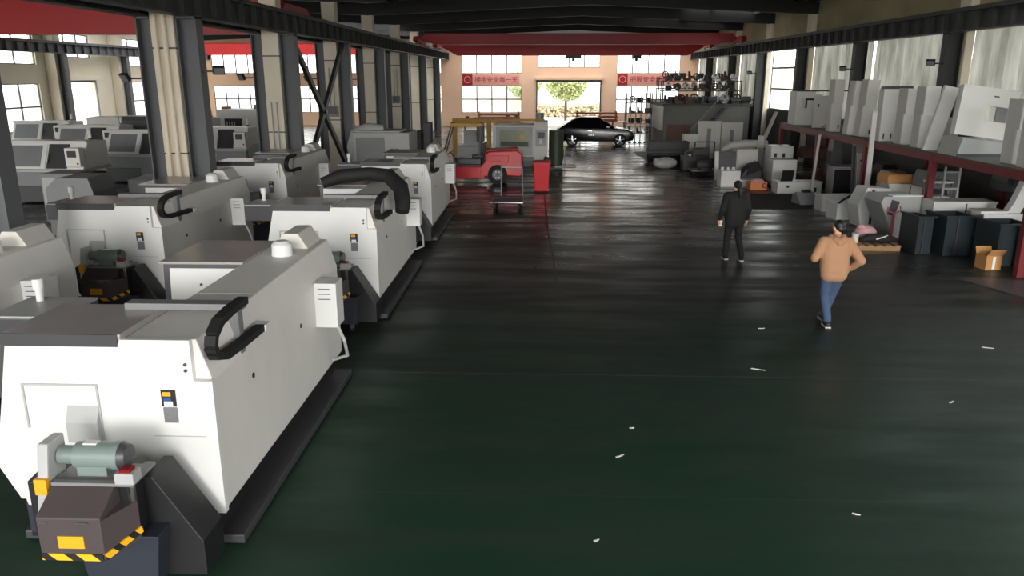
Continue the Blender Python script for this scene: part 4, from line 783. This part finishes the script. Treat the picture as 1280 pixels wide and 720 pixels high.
for k, (x, y, w, h, n) in enumerate(((8.15, 38.6, .55, 1.75, 'first'), (9.15, 38.2, .5, 1.7, 'second'))):
    o = T('machine_door', 'tall pale door plate with slot, %s of the two beyond the far clutter' % n, 'panel', (x, y, 0), 0, 'tall pale door plates'); part('plate', 'ivory', o, lambda b: b.box(-w, w, 0, .08, 0, h, .01)); part('slot', 'mgrey', o, lambda b: b.box(-w*.2, w*.15, -.005, .003, h*.25, h*.8)); part('foot', 'mgrey', o, lambda b: b.box(-w, w, -.1, .3, 0, .06))
cabinet('white_cabinet', 'small white cabinet with round lock, beside the tall door plates', 'cabinet', 6.85, 7.5, 38.0, 38.6, 1.15, 'offwhite')
# wooden pallet with bags and trolley handle
t = T('wooden_pallet', 'low wooden pallet carrying bags on the floor', 'pallet', (7.66, 18.05, 0), -.03)
for y in (-.4, 0, .4): part('runner', 'wood', t, lambda b: b.box(-.55, .55, y-.05, y+.05, 0, .1))
for k in range(6): part('deck_board', 'wood', t, lambda b: b.box(-.57+.2*k, -.43+.2*k, -.45, .45, .1, .125))
o = T('bag', 'black bag lying on the wooden pallet', 'bag', (7.8, 17.86, .14)); part('sack', 'rubber', o, lambda b: b.tube([(-.38, 0, .06), (-.2, .05, .1), (.05, -.02, .1), (.38, .05, .06)], [.05, .1, .11, .06], 10), True); part('strap', 'paper', o, lambda b: b.tube([(-.1, -.12, .1), (.1, -.1, .16), (.2, 0, .17)], .015, 6))
o = T('bag', 'pink cloth bundle on the wooden pallet', 'bag', (7.66, 18.3, .125)); part('bundle', 'pink', o, lambda b: b.ell((0, 0, .17), (.26, .2, .17))); part('knot', 'pink', o, lambda b: b.ell((-.12, -.05, .3), (.1, .08, .07)))
o = T('can', 'small pale can on the pallet corner', 'can', (7.3, 17.95, .125)); part('body', 'ivory', o, lambda b: b.cyl((0, 0, 0), (0, 0, .2), .08), True); part('lid', 'lgrey', o, lambda b: b.cyl((0, 0, .2), (0, 0, .22), .085))
o = T('trolley_jack', 'faded pink pallet trolley handle standing beside the wooden pallet', 'trolley', (8.36, 18.5, 0)); part('handle', 'pinkpaint', o, lambda b: b.bar((0, 0, .12), (.05, .1, .72), .05, .05).tube([(-.1, .1, .85), (-.12, .1, .75), (.05, .1, .70), (.2, .1, .76), (.18, .1, .87)], .02, 6)); part('base', 'pinkpaint', o, lambda b: b.box(-.12, .12, -.12, .2, .04, .14, .01)); part('wheel', 'rubber', o, lambda b: b.cyl((-.1, 0, .06), (.1, 0, .06), .06))
# mats and sheets on the floor
tag(MB().prism('Z', [(6.2, 23.3), (8.1, 23.3), (9.3, 26.5), (6.6, 26.5)], 0, .012).build('rubber_mat', 'rubber'), 'flat black mat lying on the floor before the white covers', 'mat')
tag(MB().prism('Z', [(8.2, 15.1), (8.5, 15.2), (9.85, 14.75), (12, 14.4), (12, 11), (9.6, 11.4)], 0, .02).build('steel_sheet', 'brown'), 'dull brown steel sheet lying on the floor at the frame edge', 'sheet')
# dark heap on the aisle's far side
t = T('lathe_bed', 'black lathe bed casting jutting into the far aisle', 'casting', (5.2, 36.0, 0)); part('bed', 'black', t, lambda b: b.prism('X', [(-.5, .1), (-.6, .45), (.6, .5), (.6, .1)], -.4, 2.2, .03).prism('Y', [(-.95, .42), (-.4, .2), (-.4, .55), (-.85, .52)], -.4, .3)); part('way', 'cast', t, lambda b: b.box(-.4, 2.2, -.35, -.25, .5, .58)); part('way', 'cast', t, lambda b: b.box(-.4, 2.2, .25, .35, .5, .58)); part('foot', 'cast', t, lambda b: b.box(-.2, .2, -.5, .5, 0, .12)); part('foot', 'cast', t, lambda b: b.box(1.6, 2.0, -.5, .5, 0, .12))
box_open('crate', 'large black crate standing behind the lathe bed', 'crate', 6.0, 37.4, .9, .5, .85, 'black')
o = T('wrapped_bundle', 'silvery wrapped bundle on the floor before the lathe bed', 'bundle', (5.35, 33.9, 0), .3); part('bundle', 'plastic', o, lambda b: b.ell((0, 0, .24), (.55, .35, .25))); part('knot', 'plastic', o, lambda b: b.ell((-.45, -.1, .35), (.14, .12, .12)))
t = T('gearbox', 'dark gearbox heap with handwheel near the wrapped bundle', 'gearbox', (6.6, 33.6, 0)); part('housing', 'cast', t, lambda b: b.box(-.6, .5, -.4, .4, .0, .6, .04).box(-.2, .5, -.3, .3, .6, .9, .04)); part('handwheel', 'cast', t, lambda b: b.ring((-.35, -.45, .65), (0, 1, 0), .24, .18, .05).box(-.55, -.15, -.47, -.43, .63, .67)); part('shaft', 'steel', t, lambda b: b.cyl((-.35, -.5, .65), (-.35, -.3, .65), .04)); part('cover', 'black', t, lambda b: b.box(.5, .75, -.35, .35, .1, .5, .02))
t = T('lifting_gantry', 'thin dark rectangular steel frame beside the gearbox heap', 'frame', (7.1, 34.6, 0)); part('frame', 'black', t, lambda b: b.box(-.4, .5, 0, .05, 1.05, 1.1).box(-.4, -.35, 0, .05, 0, 1.05).box(.45, .5, 0, .05, 0, 1.05)); part('foot', 'black', t, lambda b: b.box(-.45, .55, -.3, .35, 0, .03))
t = T('pump_trolley', 'dark trolley with pump on the floor before the gearbox heap', 'trolley', (6.6, 31.6, 0)); part('platform', 'dgrey', t, lambda b: b.box(-.6, .6, -.4, .4, .18, .24, .01)); part('pump', 'cast', t, lambda b: b.cyl((-.3, 0, .42), (.25, 0, .42), .18, n=16).box(-.2, .15, -.15, .15, .24, .3), True); part('label', 'paper', t, lambda b: b.box(.3, .42, -.41, -.40, .19, .24))
for x in (-.5, .5):
    for y in (-.3, .3): part('caster', 'rubber', t, lambda b: b.cyl((x-.03, y, .09), (x+.03, y, .09), .09))

# ------------------------------------------------------------------ workshop room with stored parts on its roof
t = T('workshop_room', 'low grey workshop room with parts piled on its roof', 'room block', (9.1, 44, 0)); 
part('wall', 'roomwall', t, lambda b: b.box(-2.35, 2.3, .0, 7.0, 0, 2.3)); part('roof_edge', 'cast', t, lambda b: b.box(-2.45, 2.4, -.1, 7.1, 2.3, 2.38)); part('door', 'rust', t, lambda b: b.box(-2.1, -.9, -.04, 0, .02, 1.25)); part('side_panel', 'ivory', t, lambda b: b.box(-2.39, -2.35, .2, 6.5, .9, 2.2)); part('seam', 'dgrey', t, lambda b: b.box(-2.35, 2.3, -.012, 0, 1.25, 1.27))
st = part('stair_stringer', 'dgrey', t, lambda b: b.bar((-.9, -.35, .1), (1.0, -.35, 2.35), .05, .2)); part('handrail', 'mgrey', t, lambda b: b.bar((-.9, -.35, 1.0), (1.0, -.35, 3.2), .04, .04).bar((-.7, -.35, .2), (-.7, -.35, 1.2), .04, .04).bar((.95, -.35, 2.3), (.95, -.35, 3.15), .04, .04))
for k in range(8): part('step', 'dgrey', t, lambda b: b.box(-.85+.23*k, -.62+.23*k, -.7, -.37, .27+.27*k, .3+.27*k))
t = T('parts_rack', 'grey open rack crammed with castings on the workshop roof', 'rack', (9.1, 46.2, 2.386))
for x in (-2.2, 2.2):
    for y in (-.4, .4): part('post', 'dgrey', t, lambda b: b.box(x-.03, x+.03, y-.03, y+.03, 0, 1.2))
for z in (.62, 1.17): part('shelf', 'cast', t, lambda b: b.box(-2.25, 2.25, -.45, .45, z, z+.04))
protos = []
def p_flange(o): part('plate', 'cast', o, lambda b: b.cyl((0, 0, 0), (0, 0, .08), .24, n=18)); part('neck', 'cast', o, lambda b: b.cyl((0, 0, .08), (0, 0, .34), .13, .11), True)
def p_pulley(o): part('rim', 'cast', o, lambda b: b.ring((0, 0, .25), (0, 1, .1), .25, .17, .1)); part('spoke', 'cast', o, lambda b: b.box(-.2, .2, -.03, .03, .22, .28).box(-.03, .03, -.03, .03, .08, .42))
def p_motor(o): part('case', 'dgrey', o, lambda b: b.cyl((-.25, 0, .18), (.2, 0, .18), .16, n=16), True); part('foot', 'black', o, lambda b: b.box(-.2, .15, -.15, .15, 0, .06)); part('shaft', 'steel', o, lambda b: b.cyl((.2, 0, .18), (.34, 0, .18), .03))
def p_bracket(o): part('web', 'rust', o, lambda b: b.prism('Y', [(-.25, 0), (.25, 0), (.25, .1), (-.08, .16), (-.12, .45), (-.25, .45)], -.12, .12, .015)); part('boss', 'cast', o, lambda b: b.cyl((-.18, -.15, .36), (-.18, .15, .36), .07))
def p_box(o): part('housing', 'cast', o, lambda b: b.box(-.25, .25, -.2, .2, 0, .3, .03)); part('cover', 'dgrey', o, lambda b: b.cyl((0, -.24, .16), (0, -.2, .16), .12)); part('spindle', 'steel', o, lambda b: b.cyl((.1, 0, .3), (.1, 0, .46), .06))
def p_chuck(o): part('body', 'steel', o, lambda b: b.cyl((0, -.1, .22), (0, .1, .22), .22, n=20)); part('jaw', 'cast', o, lambda b: b.box(-.04, .04, -.18, -.1, .26, .4)); part('jaw', 'cast', o, lambda b: b.box(-.2, -.06, -.18, -.1, .1, .18)); part('jaw', 'cast', o, lambda b: b.box(.06, .2, -.18, -.1, .1, .18))
PK = [('flange', p_flange, 'round flange casting'), ('pulley', p_pulley, 'spoked pulley wheel'), ('motor', p_motor, 'dark electric motor'), ('bracket', p_bracket, 'rusty L-shaped bracket'), ('gear_housing', p_box, 'boxy gear housing'), ('lathe_chuck', p_chuck, 'steel lathe chuck')]
made = {}
def stored(k, x, y, z, s, rz, where, grp):
    n, f, d = PK[k]
    if k not in made: o = T(n, '-', 'machine part', rz=0); f(o); made[k] = o
    else: o = copy_tree(made[k])
    o.location = (x, y, z); o.rotation_euler.z = rz; o.scale = (s, s, s); o['label'] = d+' '+where; o['group'] = d+'s '+grp
for i in range(22):
    if not 6.95 < 6.95+.205*i < 11.5: continue
    stored(random.randrange(6), 7.0+.205*i, 44.4+random.uniform(0, .08)+(i % 3)*.55, 2.388, random.uniform(.95, 1.12), random.uniform(-.25, .25), 'piled on the workshop roof', 'on the workshop roof edge')
for zz, n in ((2.386+.668, 8), (2.386+1.218, 8)):
    for i in range(n): stored(random.randrange(6), 7.25+.52*i, 46.1+random.uniform(-.1, .1), zz, random.uniform(.8, .88), random.uniform(-.1, .1), 'on the %s shelf of the roof rack' % ('lower' if zz < 3.2 else 'upper'), 'on the roof rack')
t = T('parts_rack', 'second open rack of castings behind the first on the workshop roof', 'rack', (9.1, 47.9, 2.386))
for x in (-2.2, 2.2):
    for y in (-.4, .4): part('post', 'dgrey', t, lambda b: b.box(x-.03, x+.03, y-.03, y+.03, 0, 1.35))
for z in (.72, 1.3): part('shelf', 'cast', t, lambda b: b.box(-2.25, 2.25, -.45, .45, z, z+.05))
for zz in (2.39, 2.386+.782, 2.386+1.362):
    for i in range(8): stored(random.randrange(6), 7.5+.5*i if zz < 3.5 else 7.3+.52*i, 47.85, zz, random.uniform(.75, .85), random.uniform(-.1, .1), 'on the second roof rack', 'on the second roof rack')
t = T('pipe_rack', 'tall rack of pipes and parts beside the workshop room', 'rack', (5.83, 48.0, 0))
for x in (-.75, .75):
    for y in (-.35, .35): part('post', 'dgrey', t, lambda b: b.box(x-.03, x+.03, y-.03, y+.03, 0, 2.9))
for z in (.5, 1.1, 1.7, 2.3): part('shelf', 'dgrey', t, lambda b: b.box(-.78, .78, -.38, .38, z, z+.03))
for z in (.537, 1.137, 1.737, 2.337):
    for k in range(3): stored(random.randrange(6), 5.45+.48*k, 48.0, z, random.uniform(.7, .9), random.uniform(-.2, .2), 'on the tall pipe rack by the workshop room', 'on the pipe rack')
for k in range(4):
    o = T('pipe', 'bent thin pipe standing by the pipe rack', 'pipe', (5.3+.3*k, 47.3, 0), 1.5, 'bent pipes by the pipe rack'); part('pipe', 'lgrey', o, lambda b: b.tube([(0, 0, 0), (0, 0, 2.2+.12*k), (.08, 0, 2.45+.12*k), (.3, 0, 2.5+.12*k)], .03, 8), True); part('foot', 'dgrey', o, lambda b: b.cyl((0, 0, 0), (0, 0, .04), .1))

# ------------------------------------------------------------------ floor marks and scraps
struct(MB().prism('Z', [(.33, 13), (.37, 13), (.30, 17), (.22, 20), (.16, 26.2), (.10, 26.2), (.16, 20), (.26, 17)], .0, .002).build('floor_crack', 'black'))
struct(MB().box(-2.3, 12, 9.72, 9.73, .0, .001).build('floor_joint', 'dgrey')); struct(MB().box(-2.3, 12, 6.62, 6.626, .0, .001).build('floor_joint', 'teal'))
for k, (x, y, s, d) in enumerate(((2.98, 10.0, 1.6, 'long white strip of scrap paper on the green floor'), (5.95, 8.84, 1.5, 'white scrap at the frame edge on the green floor'), (.86, 7.43, 1.0, 'pale torn scrap nearest the middle of the green floor'), (2.9, 6.38, .6, 'small white scrap nearest the bottom of the frame'), (3.51, 11.8, .9, 'pale scrap in front of the two people'), (5.05, 8.98, .8, 'thin scrap short of the frame-edge one'), (6.58, 11.0, 1.3, 'pale curl of scrap before the steel sheet'), (1.06, 8.11, .5, 'tiny scrap just beyond the torn one'), (.51, 5.88, .5, 'tiny scrap at the lower middle of the floor'))):
    o = tag(MB().prism('Z', [(-.06*s, -.006), (0, -.012), (.06*s, -.004), (.05*s, .008), (0, .008), (-.05*s, .014)], 0, .006).build('paper_scrap', 'paper'), d, 'scrap', 'scraps of litter on the floor'); o.location = (x, y, .002); o.rotation_euler.z = -.35+.5*(k % 3)

# ------------------------------------------------------------------ people
def limb(b, pts):     # chain of (pos, radius): tapered capsules
    for i in range(len(pts)-1):
        (p, r), (q, s) = pts[i], pts[i+1]; b.cyl(p, q, r, s, 14)
    for p, r in pts: b.ell(p, (r, r, r), n=14)
def fused(name, b, m, parent, vox, smooth=4):
    bmesh.ops.recalc_face_normals(b.bm, faces=b.bm.faces[:])
    me = bpy.data.meshes.new(name); b.bm.to_mesh(me); b.bm.free(); o = bpy.data.objects.new(name, me); COL.objects.link(o)
    r = o.modifiers.new('r', 'REMESH'); r.mode = 'VOXEL'; r.voxel_size = vox; s = o.modifiers.new('s', 'SMOOTH'); s.factor = .5; s.iterations = smooth
    bpy.context.view_layer.update()
    m2 = bpy.data.meshes.new_from_object(o.evaluated_get(bpy.context.evaluated_depsgraph_get())); bpy.data.objects.remove(o)
    m2.name = name; m2.materials.clear(); m2.materials.append(M[m])
    for p in m2.polygons: p.use_smooth = True
    o = bpy.data.objects.new(name, m2); COL.objects.link(o); o.parent = parent; return o
def hand(b, wrist, fwd, palm_n, side, curl):   # palm, four fingers, thumb; side = +1 puts the thumb on the +s side
    f = Vector(fwd).normalized(); n = Vector(palm_n); n = (n-f*n.dot(f)).normalized(); s = f.cross(n).normalized()*side; w = Vector(wrist)
    limb(b, [(w, .026), (w+f*.03, .028)])
    for k in range(4): limb(b, [(w+f*.03+s*(.024-.016*k)*.8, .015), (w+f*.085+s*(.03-.02*k), .0125)])
    for k, L in enumerate((.068, .078, .072, .056)):
        p = w+f*.09+s*(.03-.02*k); a = f; pts = [(p, .010)]
        for j, q in enumerate((.45, .3, .25)):
            a = (a*math.cos(curl)+n*math.sin(curl)).normalized(); nn = n; p = p+a*L*q; pts.append((p, .0098-.0008*j))
        limb(b, pts)
    p = w+f*.03+s*.022; limb(b, [(p, .015), (p+(f*.6+s*.7+n*.3).normalized()*.04, .012), (p+(f*.6+s*.7+n*.3).normalized()*.04+(f*.9+s*.25+n*.4).normalized()*.035, .0095)])
def head(b, c, yaw_, tilt):   # skull, jaw, nose, ears; faces +Y before rotation
    m0 = b.x.copy(); b.x = Matrix.Translation(c) @ Matrix.Rotation(yaw_, 4, 'Z') @ Matrix.Rotation(tilt, 4, 'X')
    b.ell((0, -.005, .025), (.076, .095, .09)); b.ell((0, .03, -.045), (.056, .062, .068)); b.ell((0, .098, -.018), (.013, .018, .024)); b.ell((0, .085, -.055), (.024, .012, .009))
    for s in (-1, 1): b.ell((s*.078, -.005, -.012), (.011, .022, .032)); b.ell((s*.03, .083, .012), (.016, .010, .009))
    b.x = m0
def person(label, loc, rz, J, clothes, hairstyle, look, shoes):
    t = T('person', label, 'person', loc, rz)
    b = MB(); V = {k: Vector(v) for k, v in J.items() if isinstance(v, tuple)}
    limb(b, [(V['neck']-Vector((0, 0, .08)), .062), (V['neck'], .056), (V['head'], .05)]); head(b, V['head'], *look)
    limb(b, [(V['pelvis'], .10), (V['spine'], .10), (V['chest'], .105)])
    for s in 'lr':
        limb(b, [(V['chest']+(V['sho_'+s]-V['chest'])*.5, .09), (V['sho_'+s], .058), (V['elb_'+s], .043), (V['wri_'+s], .028)])
        hand(b, V['wri_'+s], J['hf_'+s], J['hn_'+s], J.get('hs_'+s, 1), J.get('hc_'+s, .45))
        limb(b, [(V['hip_'+s], .085), (V['kne_'+s], .056), (V['ank_'+s], .042)]); limb(b, [(V['ank_'+s], .042), (V['ank_'+s]+Vector(J['ft_'+s])*.13-Vector((0, 0, .045)), .034)])
    body = fused('body', b, 'skin', t, .0055, 3)
    for s in (-1, 1):   # eyes
        m = Matrix.Translation(V['head']) @ Matrix.Rotation(look[0], 4, 'Z') @ Matrix.Rotation(look[1], 4, 'X'); e = MB(); e.x = m; e.ell((s*.03, .089, .008), (.011, .006, .006)); e.build('eye', 'hair', body)
    hb = MB(); hb.x = Matrix.Translation(V['head']) @ Matrix.Rotation(look[0], 4, 'Z') @ Matrix.Rotation(look[1], 4, 'X'); hairstyle(hb); fused('hair', hb, 'hair', t, .008, 3)
    clothes(t, V)
    for s in 'lr':
        a = V['ank_'+s]; f = Vector(J['ft_'+s]); q = MB(); limb(q, [(a-Vector((0, 0, .045))-f*.05, .045), (a+f*.06-Vector((0, 0, .05)), .045), (a+f*.16-Vector((0, 0, .06)), .036)]); limb(q, [(a, .05), (a-Vector((0, 0, .04)), .05)]); fused('shoe', q, shoes[0], t, .01, 3)
        if shoes[1]: part('sole', shoes[1], t, lambda z: z.at((a.x, a.y, a.z), rz=math.atan2(-f.x, f.y)).prism('Z', [(-.045, -.09), (.045, -.09), (.05, .12), (.03, .19), (-.03, .19), (-.05, .12)], -.098, -.078, .005))
    return t
def jacket(m, hood=False, hem=.78):
    def f(t, V):
        b = MB()
        mid = (V['hip_l']+V['hip_r'])/2; low = Vector((mid.x, mid.y, hem+.1))
        for d in (-.085, -.03, .03, .085):
            o = Vector((d, 0, 0)); limb(b, [(low+o, .138), (V['spine']+o, .14), (V['chest']+o, .14)])
        for s in 'lr': limb(b, [(V['chest']+(V['sho_'+s]-V['chest'])*.5+Vector((0, 0, .01)), .115), (V['sho_'+s], .088), (V['elb_'+s], .068), (V['wri_'+s]+(V['elb_'+s]-V['wri_'+s])*.12, .05)])
        limb(b, [(V['chest']+Vector((0, 0, .06)), .11), (V['neck']-Vector((0, 0, .02)), .075)])
        fused('jacket', b, m, t, .012, 6)
        if hood: h = MB(); limb(h, [(V['neck']+Vector((-.09, -.02, -.02)), .05), (V['neck']+Vector((-.05, -.1, -.05)), .06), (V['neck']+Vector((0, -.13, -.08)), .068), (V['neck']+Vector((.05, -.1, -.05)), .06), (V['neck']+Vector((.09, -.02, -.02)), .05)]); fused('hood', h, m, t, .012, 5)
        hm = MB(); c = Vector((mid.x, mid.y, hem)); [limb(hm, [(c+Vector((d, 0, .02)), .128), (c+Vector((d, 0, .05)), .13)]) for d in (-.08, 0, .08)]; fused('hem_band', hm, m, t, .012, 3)
    return f
def trousers(m):
    def f(t, V):
        b = MB(); limb(b, [(V['hip_l']+Vector((0, 0, .02)), .108), (V['hip_r']+Vector((0, 0, .02)), .108)]); limb(b, [(V['pelvis']+Vector((0, 0, .04)), .112), (V['pelvis'], .118)])
        for s in 'lr': limb(b, [(V['hip_'+s], .108), (V['kne_'+s], .076), (V['ank_'+s]+Vector((0, 0, .02)), .062)])
        fused('trousers', b, m, t, .011, 5)
    return f
def both(*fs):
    return lambda t, V: [f(t, V) for f in fs]
def short_hair(b): b.ell((0, -.034, .036), (.086, .092, .09)); b.ell((0, -.07, -.02), (.07, .045, .06))
def tied_hair(b): b.ell((0, -.032, .036), (.086, .092, .09)); limb(b, [((0, -.1, .02), .04), ((.03, -.14, -.06), .045), ((.045, -.13, -.17), .036), ((.05, -.12, -.26), .02)])
JT = dict(pelvis=(0, 0, .93), spine=(-.01, .0, 1.12), chest=(-.005, .03, 1.30), neck=(.01, .06, 1.46), head=(.03, .10, 1.575),
          sho_l=(-.19, .03, 1.37), elb_l=(-.33, -.03, 1.12), wri_l=(-.20, .19, 1.18), hf_l=(.5, .6, .4), hn_l=(.4, 0, .6), hs_l=1, hc_l=.5,
          sho_r=(.19, .03, 1.36), elb_r=(.35, -.12, 1.10), wri_r=(.25, .05, .93), hf_r=(-.25, .5, -.6), hn_r=(-.8, .1, -.1), hs_r=-1, hc_r=.4,
          hip_l=(-.09, 0, .90), kne_l=(-.075, .09, .50), ank_l=(-.03, -.02, .098), ft_l=(.05, 1, 0), hip_r=(.09, .0, .90), kne_r=(.07, .17, .50), ank_r=(.0, .22, .13), ft_r=(-.05, .97, .12))
tan = person('person in tan hooded jacket and blue jeans walking away, arm raised', (4.60, 11.95, 0), 0, JT, both(trousers('jean'), jacket('tan', True, .84)), short_hair, (.35, -.3), ('shoe', 'shoewhite'))
JB = dict(pelvis=(0, 0, .93), spine=(0, .0, 1.12), chest=(0, .02, 1.32), neck=(.01, .03, 1.47), head=(.02, .05, 1.59),
          sho_l=(-.19, .02, 1.39), elb_l=(-.27, .0, 1.10), wri_l=(-.31, .1, .86), hf_l=(-.05, .3, -1), hn_l=(.8, .1, 0), hs_l=1, hc_l=.55,
          sho_r=(.19, .02, 1.39), elb_r=(.27, -.04, 1.11), wri_r=(.28, .06, .87), hf_r=(0, .3, -1), hn_r=(-.8, .1, 0), hs_r=-1, hc_r=.35,
          hip_l=(-.095, 0, .90), kne_l=(-.12, .06, .50), ank_l=(-.13, .06, .098), ft_l=(-.08, 1, 0), hip_r=(.095, .0, .90), kne_r=(.12, .06, .50), ank_r=(.15, -.16, .11), ft_r=(.05, .98, -.12))
blk = person('person in black jacket and trousers walking away, hair tied back', (4.17, 16.6, 0), .05, JB, both(trousers('blackcloth'), jacket('blackcloth', False, .80)), tied_hair, (-.1, -.12), ('blackcloth', 'shoewhite'))
# white cup held in the hand
f = Vector((-.05, .3, -1)).normalized(); c = Vector(JB['wri_l'])+f*.10+Vector((.045, .01, -.0))
cup = T('paper_cup', 'small white paper cup held by the person in black', 'cup', Vector((4.17, 16.6, 0))+Matrix.Rotation(.05, 3, 'Z') @ (c-Vector((0, 0, .05)))); part('cup', 'paper', cup, lambda b: b.cyl((0, 0, 0), (0, 0, .12), .034, .05, 18), True); part('rim', 'paper', cup, lambda b: b.ring((0, 0, .12), (0, 0, 1), .053, .045, .008))
